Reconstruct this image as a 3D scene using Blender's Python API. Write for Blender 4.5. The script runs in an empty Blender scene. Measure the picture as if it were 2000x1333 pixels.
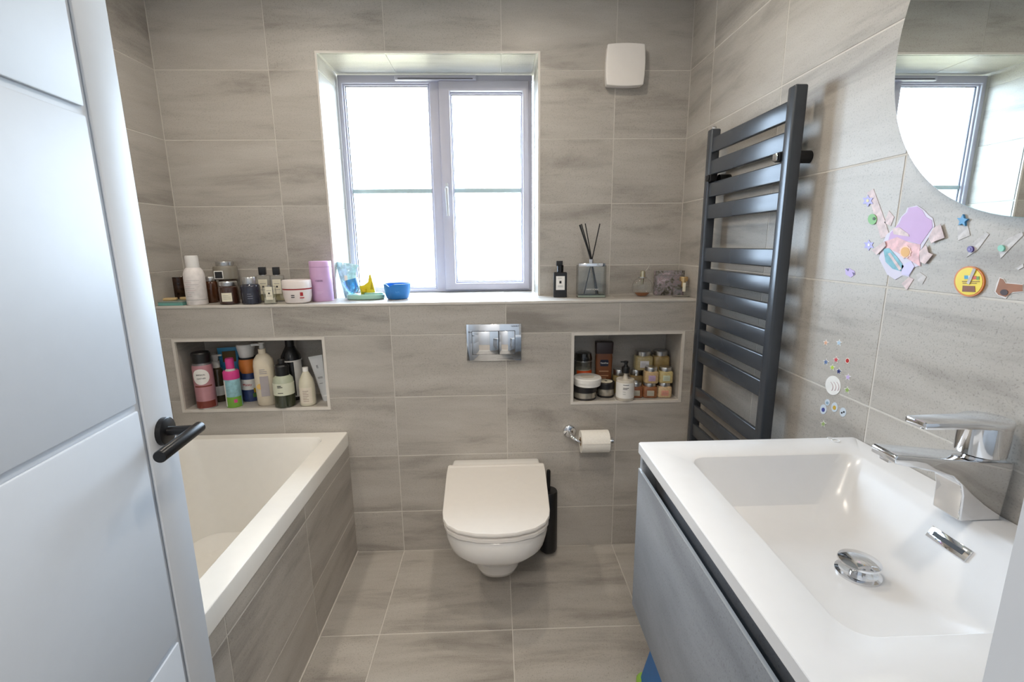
import bpy, bmesh, math, random
from mathutils import Vector, Matrix
random.seed(7)
PI = math.pi
scene = bpy.context.scene
COL = scene.collection

# ------------------------------------------------------------------ camera
FPX, PITCH, YAW, ROLL = 928.17, -0.2025, 0.0322, -0.0102
CAM = Vector((0.0831, -2.0459, 1.4372))
_cp, _sp, _c, _s = math.cos(PITCH), math.sin(PITCH), math.cos(YAW), math.sin(YAW)
FW = Vector((_s*_cp, _c*_cp, _sp)); _rt = Vector((_c, -_s, 0)); _up = _rt.cross(FW)
RT = math.cos(ROLL)*_rt + math.sin(ROLL)*_up
UP = -math.sin(ROLL)*_rt + math.cos(ROLL)*_up
cd = bpy.data.cameras.new('camera'); cam = bpy.data.objects.new('camera', cd); COL.objects.link(cam)
cd.sensor_width = 36; cd.lens = FPX*36/2000; cd.clip_start = 0.02
m = Matrix((RT, UP, -FW)).transposed().to_4x4(); m.translation = CAM
cam.matrix_world = m
scene.camera = cam

# ------------------------------------------------------------------ light
world = bpy.data.worlds.new('sky'); scene.world = world; world.use_nodes = True
bg = world.node_tree.nodes['Background']
bg.inputs[0].default_value = (0.72, 0.87, 1.0, 1); bg.inputs[1].default_value = 15.0
pl = bpy.data.lights.new('window_portal', 'AREA'); pl.shape = 'RECTANGLE'; pl.size = 1.0; pl.size_y = 1.1
pl.cycles.is_portal = True
po = bpy.data.objects.new('window_portal', pl); COL.objects.link(po)
po.location = (-0.19, 0.60, 1.71); po.rotation_euler = (-PI/2, 0, 0)
scene.view_settings.view_transform = 'Standard'
scene.view_settings.look = 'None'
scene.view_settings.gamma = 1
scene.view_settings.use_curve_mapping = False
scene.view_settings.exposure = 0.86
FILL_CEILING_W, FILL_LANDING_W = 2.8, 18.0  # power of the added lamps that brighten bathroom and landing

# ------------------------------------------------------------------ pixel -> place
def ray(u, v): return FW + (u-1000)/FPX*RT - (v-666.5)/FPX*UP
def on(ax, val, u, v):
    d = ray(u, v); i = 'xyz'.index(ax); return CAM + d*((val-CAM[i])/d[i])

# ------------------------------------------------------------------ materials
def lin(c):
    return tuple(((x/255)/12.92 if x/255 <= .04045 else ((x/255+.055)/1.055)**2.4) for x in c)
MATS = {}
def mat(name, rgb, rough=.5, metal=0., var=.04, scale=30., bump=0., trans=0., emit=0., coat=0.):
    if name in MATS: return MATS[name]
    M = bpy.data.materials.new(name); M.use_nodes = True; nt = M.node_tree; b = nt.nodes['Principled BSDF']
    L = lin(rgb)
    b.inputs['Roughness'].default_value = rough; b.inputs['Metallic'].default_value = metal
    b.inputs['Transmission Weight'].default_value = trans; b.inputs['Coat Weight'].default_value = coat
    tc = nt.nodes.new('ShaderNodeTexCoord'); n = nt.nodes.new('ShaderNodeTexNoise'); n.inputs['Scale'].default_value = scale
    n.inputs['Detail'].default_value = 4
    nt.links.new(tc.outputs['Object'], n.inputs['Vector'])
    r = nt.nodes.new('ShaderNodeValToRGB')
    r.color_ramp.elements[0].position = .3; r.color_ramp.elements[1].position = .7
    r.color_ramp.elements[0].color = tuple(x*(1-var) for x in L)+(1,); r.color_ramp.elements[1].color = tuple(min(1, x*(1+var)) for x in L)+(1,)
    nt.links.new(n.outputs['Fac'], r.inputs['Fac']); nt.links.new(r.outputs['Color'], b.inputs['Base Color'])
    if bump:
        bp = nt.nodes.new('ShaderNodeBump'); bp.inputs['Strength'].default_value = bump; bp.inputs['Distance'].default_value = .002
        nt.links.new(n.outputs['Fac'], bp.inputs['Height']); nt.links.new(bp.outputs['Normal'], b.inputs['Normal'])
    if emit:
        b.inputs['Emission Color'].default_value = L+(1,); b.inputs['Emission Strength'].default_value = emit
    MATS[name] = M; return M

def stone(name, dark, mid, light, rough=.42, sx=1.6, sz=9.):
    M = bpy.data.materials.new(name); M.use_nodes = True; nt = M.node_tree; b = nt.nodes['Principled BSDF']
    N = nt.nodes.new; K = nt.links.new
    tc = N('ShaderNodeTexCoord'); oi = N('ShaderNodeObjectInfo')
    cmb = N('ShaderNodeCombineXYZ')
    for i, k in enumerate((37., 11., 23.)):
        mm = N('ShaderNodeMath'); mm.operation = 'MULTIPLY'; mm.inputs[1].default_value = k
        K(oi.outputs['Random'], mm.inputs[0]); K(mm.outputs[0], cmb.inputs[i])
    add = N('ShaderNodeVectorMath'); add.operation = 'ADD'; K(tc.outputs['Object'], add.inputs[0]); K(cmb.outputs[0], add.inputs[1])
    mp = N('ShaderNodeMapping'); mp.inputs['Scale'].default_value = (sx, 1., sz); mp.inputs['Rotation'].default_value = (0, math.radians(5), 0)
    K(add.outputs[0], mp.inputs['Vector'])
    n1 = N('ShaderNodeTexNoise'); n1.inputs['Scale'].default_value = 1.; n1.inputs['Detail'].default_value = 7; n1.inputs['Roughness'].default_value = .62; n1.inputs['Distortion'].default_value = .35
    K(mp.outputs[0], n1.inputs['Vector'])
    r1 = N('ShaderNodeValToRGB'); e = r1.color_ramp.elements
    e[0].position = .30; e[0].color = lin(dark)+(1,); e[1].position = .72; e[1].color = lin(light)+(1,)
    em = e.new(.48); em.color = lin(mid)+(1,)
    K(n1.outputs['Fac'], r1.inputs['Fac'])
    n2 = N('ShaderNodeTexNoise'); n2.inputs['Scale'].default_value = 280.; n2.inputs['Detail'].default_value = 3; K(add.outputs[0], n2.inputs['Vector'])
    r2 = N('ShaderNodeValToRGB'); r2.color_ramp.elements[0].position = .26; r2.color_ramp.elements[0].color = (.58, .57, .56, 1)
    r2.color_ramp.elements[1].position = .45; r2.color_ramp.elements[1].color = (1, 1, 1, 1); K(n2.outputs['Fac'], r2.inputs['Fac'])
    mx = N('ShaderNodeMix'); mx.data_type = 'RGBA'; mx.blend_type = 'MULTIPLY'; mx.inputs['Factor'].default_value = .75
    K(r1.outputs['Color'], mx.inputs['A']); K(r2.outputs['Color'], mx.inputs['B'])
    K(mx.outputs['Result'], b.inputs['Base Color'])
    b.inputs['Roughness'].default_value = rough
    bp = N('ShaderNodeBump'); bp.inputs['Strength'].default_value = .12; bp.inputs['Distance'].default_value = .001
    K(n2.outputs['Fac'], bp.inputs['Height']); K(bp.outputs['Normal'], b.inputs['Normal'])
    MATS[name] = M; return M

TILE = stone('stone_tile', (144, 138, 131), (178, 172, 164), (192, 187, 180))
FRONT = stone('concrete_laminate', (122, 126, 132), (150, 154, 160), (170, 174, 180), .4, 5., 4.)
GROUT = mat('grout', (206, 201, 193), .9)
TRIM = mat('tile_trim', (214, 208, 200), .4)
WHITE = mat('white_paint', (200, 204, 210), .5, var=.01)
WHITE.node_tree.nodes['Principled BSDF'].inputs['Specular IOR Level'].default_value = .2
CERAMIC = mat('white_ceramic', (224, 221, 217), .10, var=.01)
SEAT = mat('seat_plastic', (232, 227, 221), .25, var=.01)
ACRYL = mat('bath_acrylic', (243, 240, 234), .12, var=.01)
RESIN = mat('basin_resin', (226, 225, 225), .22, var=.01)
UPVC = mat('window_plastic', (194, 194, 210), .3, var=.01)
CHROME = mat('chrome', (225, 226, 228), .06, 1.)
STEEL = mat('silver_lid', (205, 205, 205), .28, 1.)
BLACKM = mat('black_metal', (28, 28, 30), .30, .3)
ANTH = mat('anthracite_paint', (70, 74, 80), .26, .35, var=.02)
BLACK = mat('black_plastic', (22, 22, 24), .35)
CARD = mat('cream_label', (232, 226, 205), .6)
WLAB = mat('white_label', (238, 236, 232), .5)
INK = mat('black_ink', (30, 30, 32), .6)
GREYINK = mat('grey_ink', (130, 128, 128), .6)

def glassmat(name, tint, gloss=.12, rough=.02):
    M = bpy.data.materials.new(name); M.use_nodes = True; nt = M.node_tree
    for n in list(nt.nodes):
        if n.type != 'OUTPUT_MATERIAL': nt.nodes.remove(n)
    out = nt.nodes['Material Output']
    t = nt.nodes.new('ShaderNodeBsdfTransparent')
    lw0 = nt.nodes.new('ShaderNodeLayerWeight'); lw0.inputs[0].default_value = .25
    cr = nt.nodes.new('ShaderNodeValToRGB'); cr.color_ramp.elements[0].position = .35; cr.color_ramp.elements[0].color = lin(tint)+(1,)
    cr.color_ramp.elements[1].position = 1.; cr.color_ramp.elements[1].color = tuple(x*.45 for x in lin(tint))+(1,)
    nt.links.new(lw0.outputs['Facing'], cr.inputs['Fac']); nt.links.new(cr.outputs['Color'], t.inputs[0])
    g = nt.nodes.new('ShaderNodeBsdfGlossy'); g.inputs['Roughness'].default_value = rough
    lw = nt.nodes.new('ShaderNodeLayerWeight'); lw.inputs[0].default_value = .35
    mr = nt.nodes.new('ShaderNodeMapRange'); mr.inputs['To Min'].default_value = gloss*.35; mr.inputs['To Max'].default_value = min(1, gloss*4)
    nt.links.new(lw.outputs['Facing'], mr.inputs['Value'])
    mx = nt.nodes.new('ShaderNodeMixShader'); nt.links.new(mr.outputs[0], mx.inputs[0])
    nt.links.new(t.outputs[0], mx.inputs[1]); nt.links.new(g.outputs[0], mx.inputs[2]); nt.links.new(mx.outputs[0], out.inputs[0])
    MATS[name] = M; return M
CLEAR = glassmat('clear_glass', (253, 254, 253), .12)
def pane_material():
    # obscured glass: pale, rippled where seen against the frame
    M = glassmat('obscured_glass', (250, 252, 255), .10, .25); nt = M.node_tree
    tc = nt.nodes.new('ShaderNodeTexCoord'); v = nt.nodes.new('ShaderNodeTexVoronoi'); v.inputs['Scale'].default_value = 45
    nt.links.new(tc.outputs['Object'], v.inputs['Vector'])
    bp = nt.nodes.new('ShaderNodeBump'); bp.inputs['Strength'].default_value = .6; bp.inputs['Distance'].default_value = .01
    nt.links.new(v.outputs['Distance'], bp.inputs['Height'])
    for n in nt.nodes:
        if n.type == 'BSDF_GLOSSY': nt.links.new(bp.outputs['Normal'], n.inputs['Normal'])
    return M
PANE = pane_material()

# ------------------------------------------------------------------ builders
def link(o, parent=None):
    COL.objects.link(o)
    if parent is not None: o.parent = parent
    return o
def mesh(name, V, F, material, parent=None, smooth=False, angle=35):
    me = bpy.data.meshes.new(name); me.from_pydata([tuple(v) for v in V], [], F); me.update()
    bm = bmesh.new(); bm.from_mesh(me); bmesh.ops.recalc_face_normals(bm, faces=bm.faces); bm.to_mesh(me); bm.free()
    me.materials.append(material)
    o = bpy.data.objects.new(name, me); link(o, parent)
    if smooth:
        me.polygons.foreach_set('use_smooth', [True]*len(me.polygons))
        me.set_sharp_from_angle(angle=math.radians(angle))
    return o
def tag(o, label, cat=None, group=None, kind=None):
    o['label'] = label
    if cat: o['category'] = cat
    if group: o['group'] = group
    if kind: o['kind'] = kind
    return o
def thing(name, label, cat, loc, rz=0., group=None):
    o = bpy.data.objects.new(name, None); o.empty_display_size = .05; COL.objects.link(o)
    o.location = loc; o.rotation_euler = (0, 0, rz)
    return tag(o, label, cat, group)
def box(name, X, Y, Z, material, parent=None, bev=0., seg=2):
    V = [(x, y, z) for x in X for y in Y for z in Z]
    F = [(0, 1, 3, 2), (4, 6, 7, 5), (0, 4, 5, 1), (2, 3, 7, 6), (0, 2, 6, 4), (1, 5, 7, 3)]
    o = mesh(name, V, F, material, parent)
    if bev: bevel(o, bev, seg)
    return o
def bevel(o, w, seg=2, ang=30):
    me = o.data; bm = bmesh.new(); bm.from_mesh(me)
    es = [e for e in bm.edges if len(e.link_faces) == 2 and e.calc_face_angle(0) > math.radians(ang)]
    bmesh.ops.bevel(bm, geom=es, offset=w, segments=seg, profile=.5, affect='EDGES', clamp_overlap=True)
    bm.to_mesh(me); bm.free()
    me.polygons.foreach_set('use_smooth', [True]*len(me.polygons)); me.set_sharp_from_angle(angle=math.radians(40))
def multibox(name, boxes, material, parent=None):
    V = []; F = []
    for X, Y, Z in boxes:
        b = len(V); V += [(x, y, z) for x in X for y in Y for z in Z]
        F += [tuple(b+i for i in f) for f in [(0, 1, 3, 2), (4, 6, 7, 5), (0, 4, 5, 1), (2, 3, 7, 6), (0, 2, 6, 4), (1, 5, 7, 3)]]
    return mesh(name, V, F, material, parent)
def lathe(name, prof, material, parent=None, seg=32, n=2., sx=1., sy=1., loc=(0, 0, 0), closed=True):
    V = []; F = []
    def sg(a): return math.copysign(abs(a)**(2./n), a)
    for r, z in prof:
        for i in range(seg):
            t = 2*PI*i/seg + (PI/seg)
            V.append((loc[0]+sg(math.cos(t))*r*sx, loc[1]+sg(math.sin(t))*r*sy, loc[2]+z))
    for k in range(len(prof)-1):
        for i in range(seg):
            j = (i+1) % seg
            F.append((k*seg+i, k*seg+j, (k+1)*seg+j, (k+1)*seg+i))
    if closed:
        F.append(tuple(range(seg))[::-1]); F.append(tuple(range((len(prof)-1)*seg, len(prof)*seg)))
    return mesh(name, V, F, material, parent, True, 32)
def tube(name, pts, r, material, parent=None, seg=12, radii=None):
    P = [Vector(p) for p in pts]; V = []; F = []
    up = Vector((0, 0, 1)); prev = None
    for i, p in enumerate(P):
        d = (P[min(i+1, len(P)-1)]-P[max(i-1, 0)]).normalized()
        if prev is None:
            a = d.cross(up)
            if a.length < 1e-3: a = d.cross(Vector((1, 0, 0)))
        else:
            a = prev - d*prev.dot(d)
        a.normalize(); prev = a; b = d.cross(a)
        rr = radii[i] if radii else r
        for k in range(seg):
            t = 2*PI*k/seg; V.append(p+a*math.cos(t)*rr+b*math.sin(t)*rr)
    for i in range(len(P)-1):
        for k in range(seg):
            j = (k+1) % seg; F.append((i*seg+k, i*seg+j, (i+1)*seg+j, (i+1)*seg+k))
    F.append(tuple(range(seg))[::-1]); F.append(tuple(range((len(P)-1)*seg, len(P)*seg)))
    return mesh(name, V, F, material, parent, True, 50)
def prism(name, poly, axis, a, b, material, parent=None, bev=0., seg=2):
    """poly: 2D points in the two axes left after `axis`; extruded from a to b"""
    n = len(poly); V = []
    for w in (a, b):
        for p, q in poly:
            V.append({'x': (w, p, q), 'y': (p, w, q), 'z': (p, q, w)}[axis])
    F = [tuple(range(n))[::-1], tuple(range(n, 2*n))]+[(i, (i+1) % n, n+(i+1) % n, n+i) for i in range(n)]
    o = mesh(name, V, F, material, parent)
    if bev: bevel(o, bev, seg)
    return o
def loft(name, rings, material, parent=None, cap0=False, cap1=False, angle=40):
    n = len(rings[0]); V = [p for r in rings for p in r]; F = []
    for k in range(len(rings)-1):
        for i in range(n):
            j = (i+1) % n; F.append((k*n+i, k*n+j, (k+1)*n+j, (k+1)*n+i))
    if cap0: F.append(tuple(range(n))[::-1])
    if cap1: F.append(tuple(range((len(rings)-1)*n, len(rings)*n)))
    return mesh(name, V, F, material, parent, True, angle)
def rrect(x0, x1, y0, y1, r, z, seg=6):
    P = []
    for cx, cy, a in ((x1-r, y1-r, 0), (x0+r, y1-r, 90), (x0+r, y0+r, 180), (x1-r, y0+r, 270)):
        for i in range(seg+1):
            t = math.radians(a+90*i/seg); P.append((cx+r*math.cos(t), cy+r*math.sin(t), z))
    return P
def arc_label(name, r, z0, z1, a0, a1, material, parent, n=10, lift=.0006, r1=None):
    """patch wrapped round a cylinder, facing local -y; angles in degrees from -y, positive towards +x"""
    V = []; F = []
    for i in range(n+1):
        t = math.radians(a0+(a1-a0)*i/n)
        for z, rr in ((z0, r), (z1, r1 or r)):
            for l in (lift, -.0004):
                V.append(((rr+l)*math.sin(t), -(rr+l)*math.cos(t), z))
    for i in range(n):
        a = 4*i; b = a+4
        F += [(a, b, b+2, a+2), (a+1, a+3, b+3, b+1), (a, a+1, b+1, b), (a+2, b+2, b+3, a+3)]
    F += [(0, 2, 3, 1), (4*n, 4*n+1, 4*n+3, 4*n+2)]
    return mesh(name, V, F, material, parent, True, 40)
def arc_ellipse(name, r, zc, hz, a0, a1, material, parent, n=28, rings=4, lift=.0007):
    am, ah = math.radians((a0+a1)/2), math.radians((a1-a0)/2); V = []; F = []
    for k in range(rings+1):
        q = k/rings
        for i in range(n):
            t = 2*PI*i/n; a = am+ah*q*math.cos(t); V.append(((r+lift)*math.sin(a), -(r+lift)*math.cos(a), zc+hz*q*math.sin(t)))
    for k in range(rings):
        for i in range(n):
            j = (i+1) % n; F.append((k*n+i, k*n+j, (k+1)*n+j, (k+1)*n+i))
    return mesh(name, V, F, material, parent, True, 50)
def text(name, body, size, material, parent, x=0., z=0., y=0., wrap=None, rot90=False, extrude=.0003):
    cu = bpy.data.curves.new(name, 'FONT'); cu.body = body; cu.size = size; cu.align_x = 'CENTER'; cu.align_y = 'CENTER'; cu.extrude = extrude
    t = bpy.data.objects.new(name, cu); COL.objects.link(t)
    bpy.context.view_layer.update()
    me = bpy.data.meshes.new_from_object(t.evaluated_get(bpy.context.evaluated_depsgraph_get()))
    bpy.data.objects.remove(t); bpy.data.curves.remove(cu)
    for v in me.vertices:
        a, b, c = v.co
        if rot90: a, b = b, -a
        if wrap:
            ang = (a+x)/wrap; rr = wrap+.0009+c
            v.co = (rr*math.sin(ang), -rr*math.cos(ang), b+z)
        else:
            v.co = (a+x, y-c, b+z)
    me.materials.clear(); me.materials.append(material)
    o = bpy.data.objects.new(name, me); link(o, parent); return o
def lines(name, x0, x1, zs, h, material, parent, y=0., wrap=None):
    """rows of print too small to read"""
    V = []; F = []
    for k, z in enumerate(zs):
        xb = x0+(x1-x0)*(.75 if k % 3 == 2 else 1.)
        if wrap:
            n = 4
            for i in range(n):
                t0 = (x0+(xb-x0)*i/n)/wrap; t1 = (x0+(xb-x0)*(i+1)/n)/wrap; rr = wrap+.0011; b = len(V)
                V += [(rr*math.sin(t0), -rr*math.cos(t0), z), (rr*math.sin(t1), -rr*math.cos(t1), z), (rr*math.sin(t1), -rr*math.cos(t1), z+h), (rr*math.sin(t0), -rr*math.cos(t0), z+h)]
                F.append((b, b+1, b+2, b+3))
        else:
            b = len(V); V += [(x0, y, z), (xb, y, z), (xb, y, z+h), (x0, y, z+h)]; F.append((b, b+1, b+2, b+3))
    return mesh(name, V, F, material, parent)

# ------------------------------------------------------------------ room numbers (metres)
YU, XL, XR, XB = .2174, -1.355, .957, -.599
H, Z1 = .2813, 2.1769
ZJ = [Z1+H*k for k in range(2, -9, -1)]          # horizontal joints, all walls share them
XJ = [-.377+.5*k for k in range(-3, 5)]
ZC, YF = 2.50, -1.90
LEDGE = 1.192
NL = (-1.300, -.676, .730, 1.037); NR = (.424, .906, .730, 1.037)
WIN = (-.667, .282, LEDGE, 2.243)
GAP, TH = .0030, .008

def struct(o, label, cat): return tag(o, label, cat, kind='structure')
def cells(u0, u1, v0, v1, holes):
    us = sorted({u0, u1} | {min(max(h[i], u0), u1) for h in holes for i in (0, 1)})
    vs = sorted({v0, v1} | {min(max(h[i], v0), v1) for h in holes for i in (2, 3)})
    out = []
    for a, b in zip(us, us[1:]):
        for c, d in zip(vs, vs[1:]):
            mu, mv = (a+b)/2, (c+d)/2
            if b-a > 1e-4 and d-c > 1e-4 and not any(h[0] < mu < h[1] and h[2] < mv < h[3] for h in holes): out.append((a, b, c, d))
    return out
TCACHE = {}
def tile_mesh(w, h, cs=None):
    key = (round(w, 4), round(h, 4)) if cs is None else None
    if key and key in TCACHE: return TCACHE[key]
    V = []; F = []
    if cs is None:
        a, b, e = w/2, h/2, .0012
        V = [(-a+e, 0, -b+e), (a-e, 0, -b+e), (a-e, 0, b-e), (-a+e, 0, b-e), (-a, e, -b), (a, e, -b), (a, e, b), (-a, e, b), (-a, TH, -b), (a, TH, -b), (a, TH, b), (-a, TH, b)]
        F = [(0, 1, 2, 3)]+[(i+4, (i+1) % 4+4, (i+1) % 4, i) for i in range(4)]+[(i+8, (i+1) % 4+8, (i+1) % 4+4, i+4) for i in range(4)]
    else:
        for (u0, u1, v0, v1) in cs:
            b = len(V); V += [(u0, 0, v0), (u1, 0, v0), (u1, 0, v1), (u0, 0, v1), (u0, TH, v0), (u1, TH, v0), (u1, TH, v1), (u0, TH, v1)]
            F += [(b, b+1, b+2, b+3)]+[(b+i+4, b+(i+1) % 4+4, b+(i+1) % 4, b+i) for i in range(4)]
    me = bpy.data.meshes.new('tile'); me.from_pydata(V, [], F); me.materials.append(TILE); me.update()
    if key: TCACHE[key] = me
    return me
def tiling(parent, u0, u1, v0, v1, uj, vj, place, rot, holes=()):
    us = [u0]+sorted(x for x in uj if u0+.01 < x < u1-.01)+[u1]
    vs = [v0]+sorted(x for x in vj if v0+.01 < x < v1-.01)+[v1]
    for a, b in zip(us, us[1:]):
        for c, d in zip(vs, vs[1:]):
            a2, b2, c2, d2 = a+GAP/2, b-GAP/2, c+GAP/2, d-GAP/2
            hs = [h for h in holes if h[0] < b2 and h[1] > a2 and h[2] < d2 and h[3] > c2]
            uc, vc = (a2+b2)/2, (c2+d2)/2
            if hs:
                cs = cells(a2, b2, c2, d2, hs)
                if not cs: continue
                me = tile_mesh(0, 0, [(p-uc, q-uc, r-vc, s-vc) for p, q, r, s in cs])
            else: me = tile_mesh(b2-a2, d2-c2)
            o = bpy.data.objects.new('tile', me); link(o, parent); o.location = place(uc, vc); o.rotation_euler = rot
FACE_BACK, FACE_LEFT, FACE_RIGHT = (0, 0, 0), (0, 0, -PI/2), (0, 0, PI/2)   # facing -y, -x, +x
FACE_UP, FACE_DOWN = (-PI/2, 0, 0), (PI/2, 0, 0)
SUB = .0009   # grout sits this far behind the tile face

# floor
fl = struct(multibox('floor', [((XL-.1, XR+.1), (YF-.12, .1), (-.1, -SUB))], GROUT), 'bathroom floor under grey-beige stone tiles', 'floor')
tiling(fl, XB, XR, YF, 0, XJ, [-.5*k for k in range(1, 5)], lambda u, v: (u, v, 0), FACE_UP)
# back wall, upper
wb = struct(multibox('wall_back', [((a, b), (YU+SUB, YU+.36), (c, d)) for a, b, c, d in cells(XL-.1, XR+.1, LEDGE-.05, ZC, [(WIN[0]-.0022, WIN[1]+.0022, LEDGE-.06, WIN[3]+.0022)])], GROUT), 'window wall above the ledge, clad in stone tiles', 'wall')
tiling(wb, XL, XR, LEDGE+.001, ZC, XJ, ZJ, lambda u, v: (u, YU, v), FACE_BACK, [(WIN[0]-.010, WIN[1]+.010, 0, WIN[3]+.010)])
# reveal lining
RV0, RV1 = YU+.001, .452
tiling(wb, RV0, RV1, LEDGE+.001, WIN[3], [], ZJ, lambda u, v: (WIN[0], u, v), FACE_RIGHT)
tiling(wb, -RV1, -RV0, LEDGE+.001, WIN[3], [], ZJ, lambda u, v: (WIN[1], -u, v), FACE_LEFT)
tiling(wb, WIN[0]+.008, WIN[1]-.008, -RV1, -RV0, XJ, [], lambda u, v: (u, -v, WIN[3]), FACE_DOWN)
# lower boxed-out wall with the two recesses
lo_boxes = [((a, b), (SUB, YU+.01), (c, d)) for a, b, c, d in cells(XL-.02, XR+.02, 0, LEDGE-SUB, [(NL[0]-SUB, NL[1]+SUB, NL[2]-SUB, NL[3]+SUB), (NR[0]-SUB, NR[1]+SUB, NR[2]-SUB, NR[3]+SUB)])]
NB = .203
lo_boxes += [((n[0]-.01, n[1]+.01), (NB+SUB, YU+.012), (n[2]-.01, n[3]+.01)) for n in (NL, NR)]
lo_boxes += [((WIN[0]-.03, WIN[1]+.03), (YU, .50), (LEDGE-.06, LEDGE-SUB))]
wl = struct(multibox('wall_boxing', lo_boxes, GROUT), 'boxed-out lower wall behind the toilet with two recessed shelves', 'wall')
tiling(wl, XL, XR, 0, LEDGE-.011, XJ, ZJ, lambda u, v: (u, 0, v), FACE_BACK, [(n[0]-.013, n[1]+.013, n[2]-.013, n[3]+.013) for n in (NL, NR)])
tiling(wl, XL, XR, .010, YU, XJ, [], lambda u, v: (u, v, LEDGE), FACE_UP)
tiling(wl, WIN[0]+.001, WIN[1]-.001, YU, .452, XJ, [], lambda u, v: (u, v, LEDGE), FACE_UP)
for n in (NL, NR):
    tiling(wl, n[0], n[1], n[2], n[3], XJ, [], lambda u, v: (u, NB, v), FACE_BACK)
    tiling(wl, n[0], n[1], .006, NB, XJ, [], lambda u, v: (u, v, n[2]), FACE_UP)
    tiling(wl, n[0], n[1], -NB, -.006, XJ, [], lambda u, v: (u, -v, n[3]), FACE_DOWN)
    tiling(wl, .006, NB, n[2], n[3], [], [], lambda u, v: (n[0], u, v), FACE_RIGHT)
    tiling(wl, -NB, -.006, n[2], n[3], [], [], lambda u, v: (n[1], -u, v), FACE_LEFT)
# side walls
wr = struct(multibox('wall_right', [((XR+SUB, XR+.12), (YF-.12, YU+.3), (0, ZC))], GROUT), 'tiled wall on the mirror and towel rail side', 'wall')
tiling(wr, -YU, -YF, 0, ZC, [.0093+.5*k for k in range(0, 4)], ZJ, lambda u, v: (XR, -u, v), FACE_LEFT)
wf = struct(multibox('wall_left', [((XL-.12, XL-SUB), (YF-.12, YU+.3), (0, ZC))], GROUT), 'tiled wall along the far side of the bath', 'wall')
tiling(wf, YF, YU, 0, ZC, [YU-.5*k for k in range(1, 5)], ZJ, lambda u, v: (XL, u, v), FACE_RIGHT)
# bath front
wp = struct(multibox('wall_bath_panel', [((XB-.03, XB-SUB), (-1.72, -.0), (0, .548))], GROUT), 'dark-looking tiled panel under the bath rim', 'bath panel')
tiling(wp, -1.72, -.001, 0, .549, [-.012-.5*k for k in range(1, 4)], ZJ, lambda u, v: (XB, u, v), FACE_RIGHT)
# bead of sealant along the panel foot
struct(box('trim_1', (XB, XB+.005), (-1.72, 0), (0, .006), TRIM), 'pale sealant bead where bath panel meets floor', 'trim')
struct(box('trim_2', (XL, XR), (-.002, .010), (LEDGE-.011, LEDGE+.0005), TRIM, None, .0012), 'pale edging strip along the front of the ledge', 'trim')
def frame_trim(name, n, y, w, label, bottom=True, d=.008):
    bs = [((n[0]-w, n[0]), (y-.002, y+d), (n[2]-(w if bottom else 0), n[3]+w)), ((n[1], n[1]+w), (y-.002, y+d), (n[2]-(w if bottom else 0), n[3]+w)), ((n[0], n[1]), (y-.002, y+d), (n[3], n[3]+w))]
    if bottom: bs.append(((n[0], n[1]), (y-.002, y+d), (n[2]-w, n[2])))
    return struct(multibox(name, bs, TRIM), label, 'trim')
frame_trim('trim_3', NL, 0, .012, 'pale metal edging round the recess above the bath')
frame_trim('trim_4', NR, 0, .012, 'pale metal edging round the recess by the towel rail')
frame_trim('trim_5', (WIN[0], WIN[1], LEDGE+.001, WIN[3]), YU, .009, 'pale edging round the tiled window opening', bottom=False)

struct(box('ground_outside', (-30, 30), (.9, 60), (-3.2, -3.0), mat('garden_ground', (150, 138, 108), .9, var=.2, scale=.8)), 'garden ground beyond the obscured window', 'ground')  # unseen plane, added to dim and warm light on the opening's top
# ceiling, door wall and landing outside
struct(box('ceiling', (XL-.1, XR+.1), (YF-.12, YU+.3), (ZC, ZC+.1), WHITE), 'plain white bathroom ceiling', 'ceiling')
DX0, DX1, DZ = -.462, .268, 2.03
struct(multibox('wall_front', [((XL-.1, DX0-.03), (YF-.12, YF), (0, ZC)), ((DX1+.03, XR+.1), (YF-.12, YF), (0, ZC)), ((DX0-.03, DX1+.03), (YF-.12, YF), (DZ+.03, ZC))], WHITE), 'white wall holding the doorway', 'wall')
struct(multibox('door_2', [((DX0-.03, DX0), (YF-.125, YF+.001), (0, DZ+.03)), ((DX1, DX1+.03), (YF-.125, YF+.001), (0, DZ+.03)), ((DX0, DX1), (YF-.125, YF+.001), (DZ, DZ+.03))], WHITE), 'white door lining at the right edge of the view', 'door frame')
LY = YF-.12
struct(multibox('wall_landing', [((-1.5, -1.4), (-3.6, LY), (0, ZC)), ((1.4, 1.5), (-3.6, LY), (0, ZC)), ((-1.5, 1.5), (-3.7, -3.6), (0, ZC)), ((-1.5, XL-.1), (LY, LY+.1), (0, ZC)), ((XR+.1, 1.5), (LY, LY+.1), (0, ZC))], WHITE), 'white landing walls outside the doorway', 'wall')
struct(box('floor_landing', (-1.5, 1.5), (-3.7, LY), (-.1, 0), mat('landing_carpet', (176, 168, 158), .95, bump=.3)), 'pale carpeted landing floor outside the door', 'floor')
struct(box('ceiling_landing', (-1.5, 1.5), (-3.7, LY), (ZC, ZC+.1), WHITE), 'white landing ceiling outside the door', 'ceiling')

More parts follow.
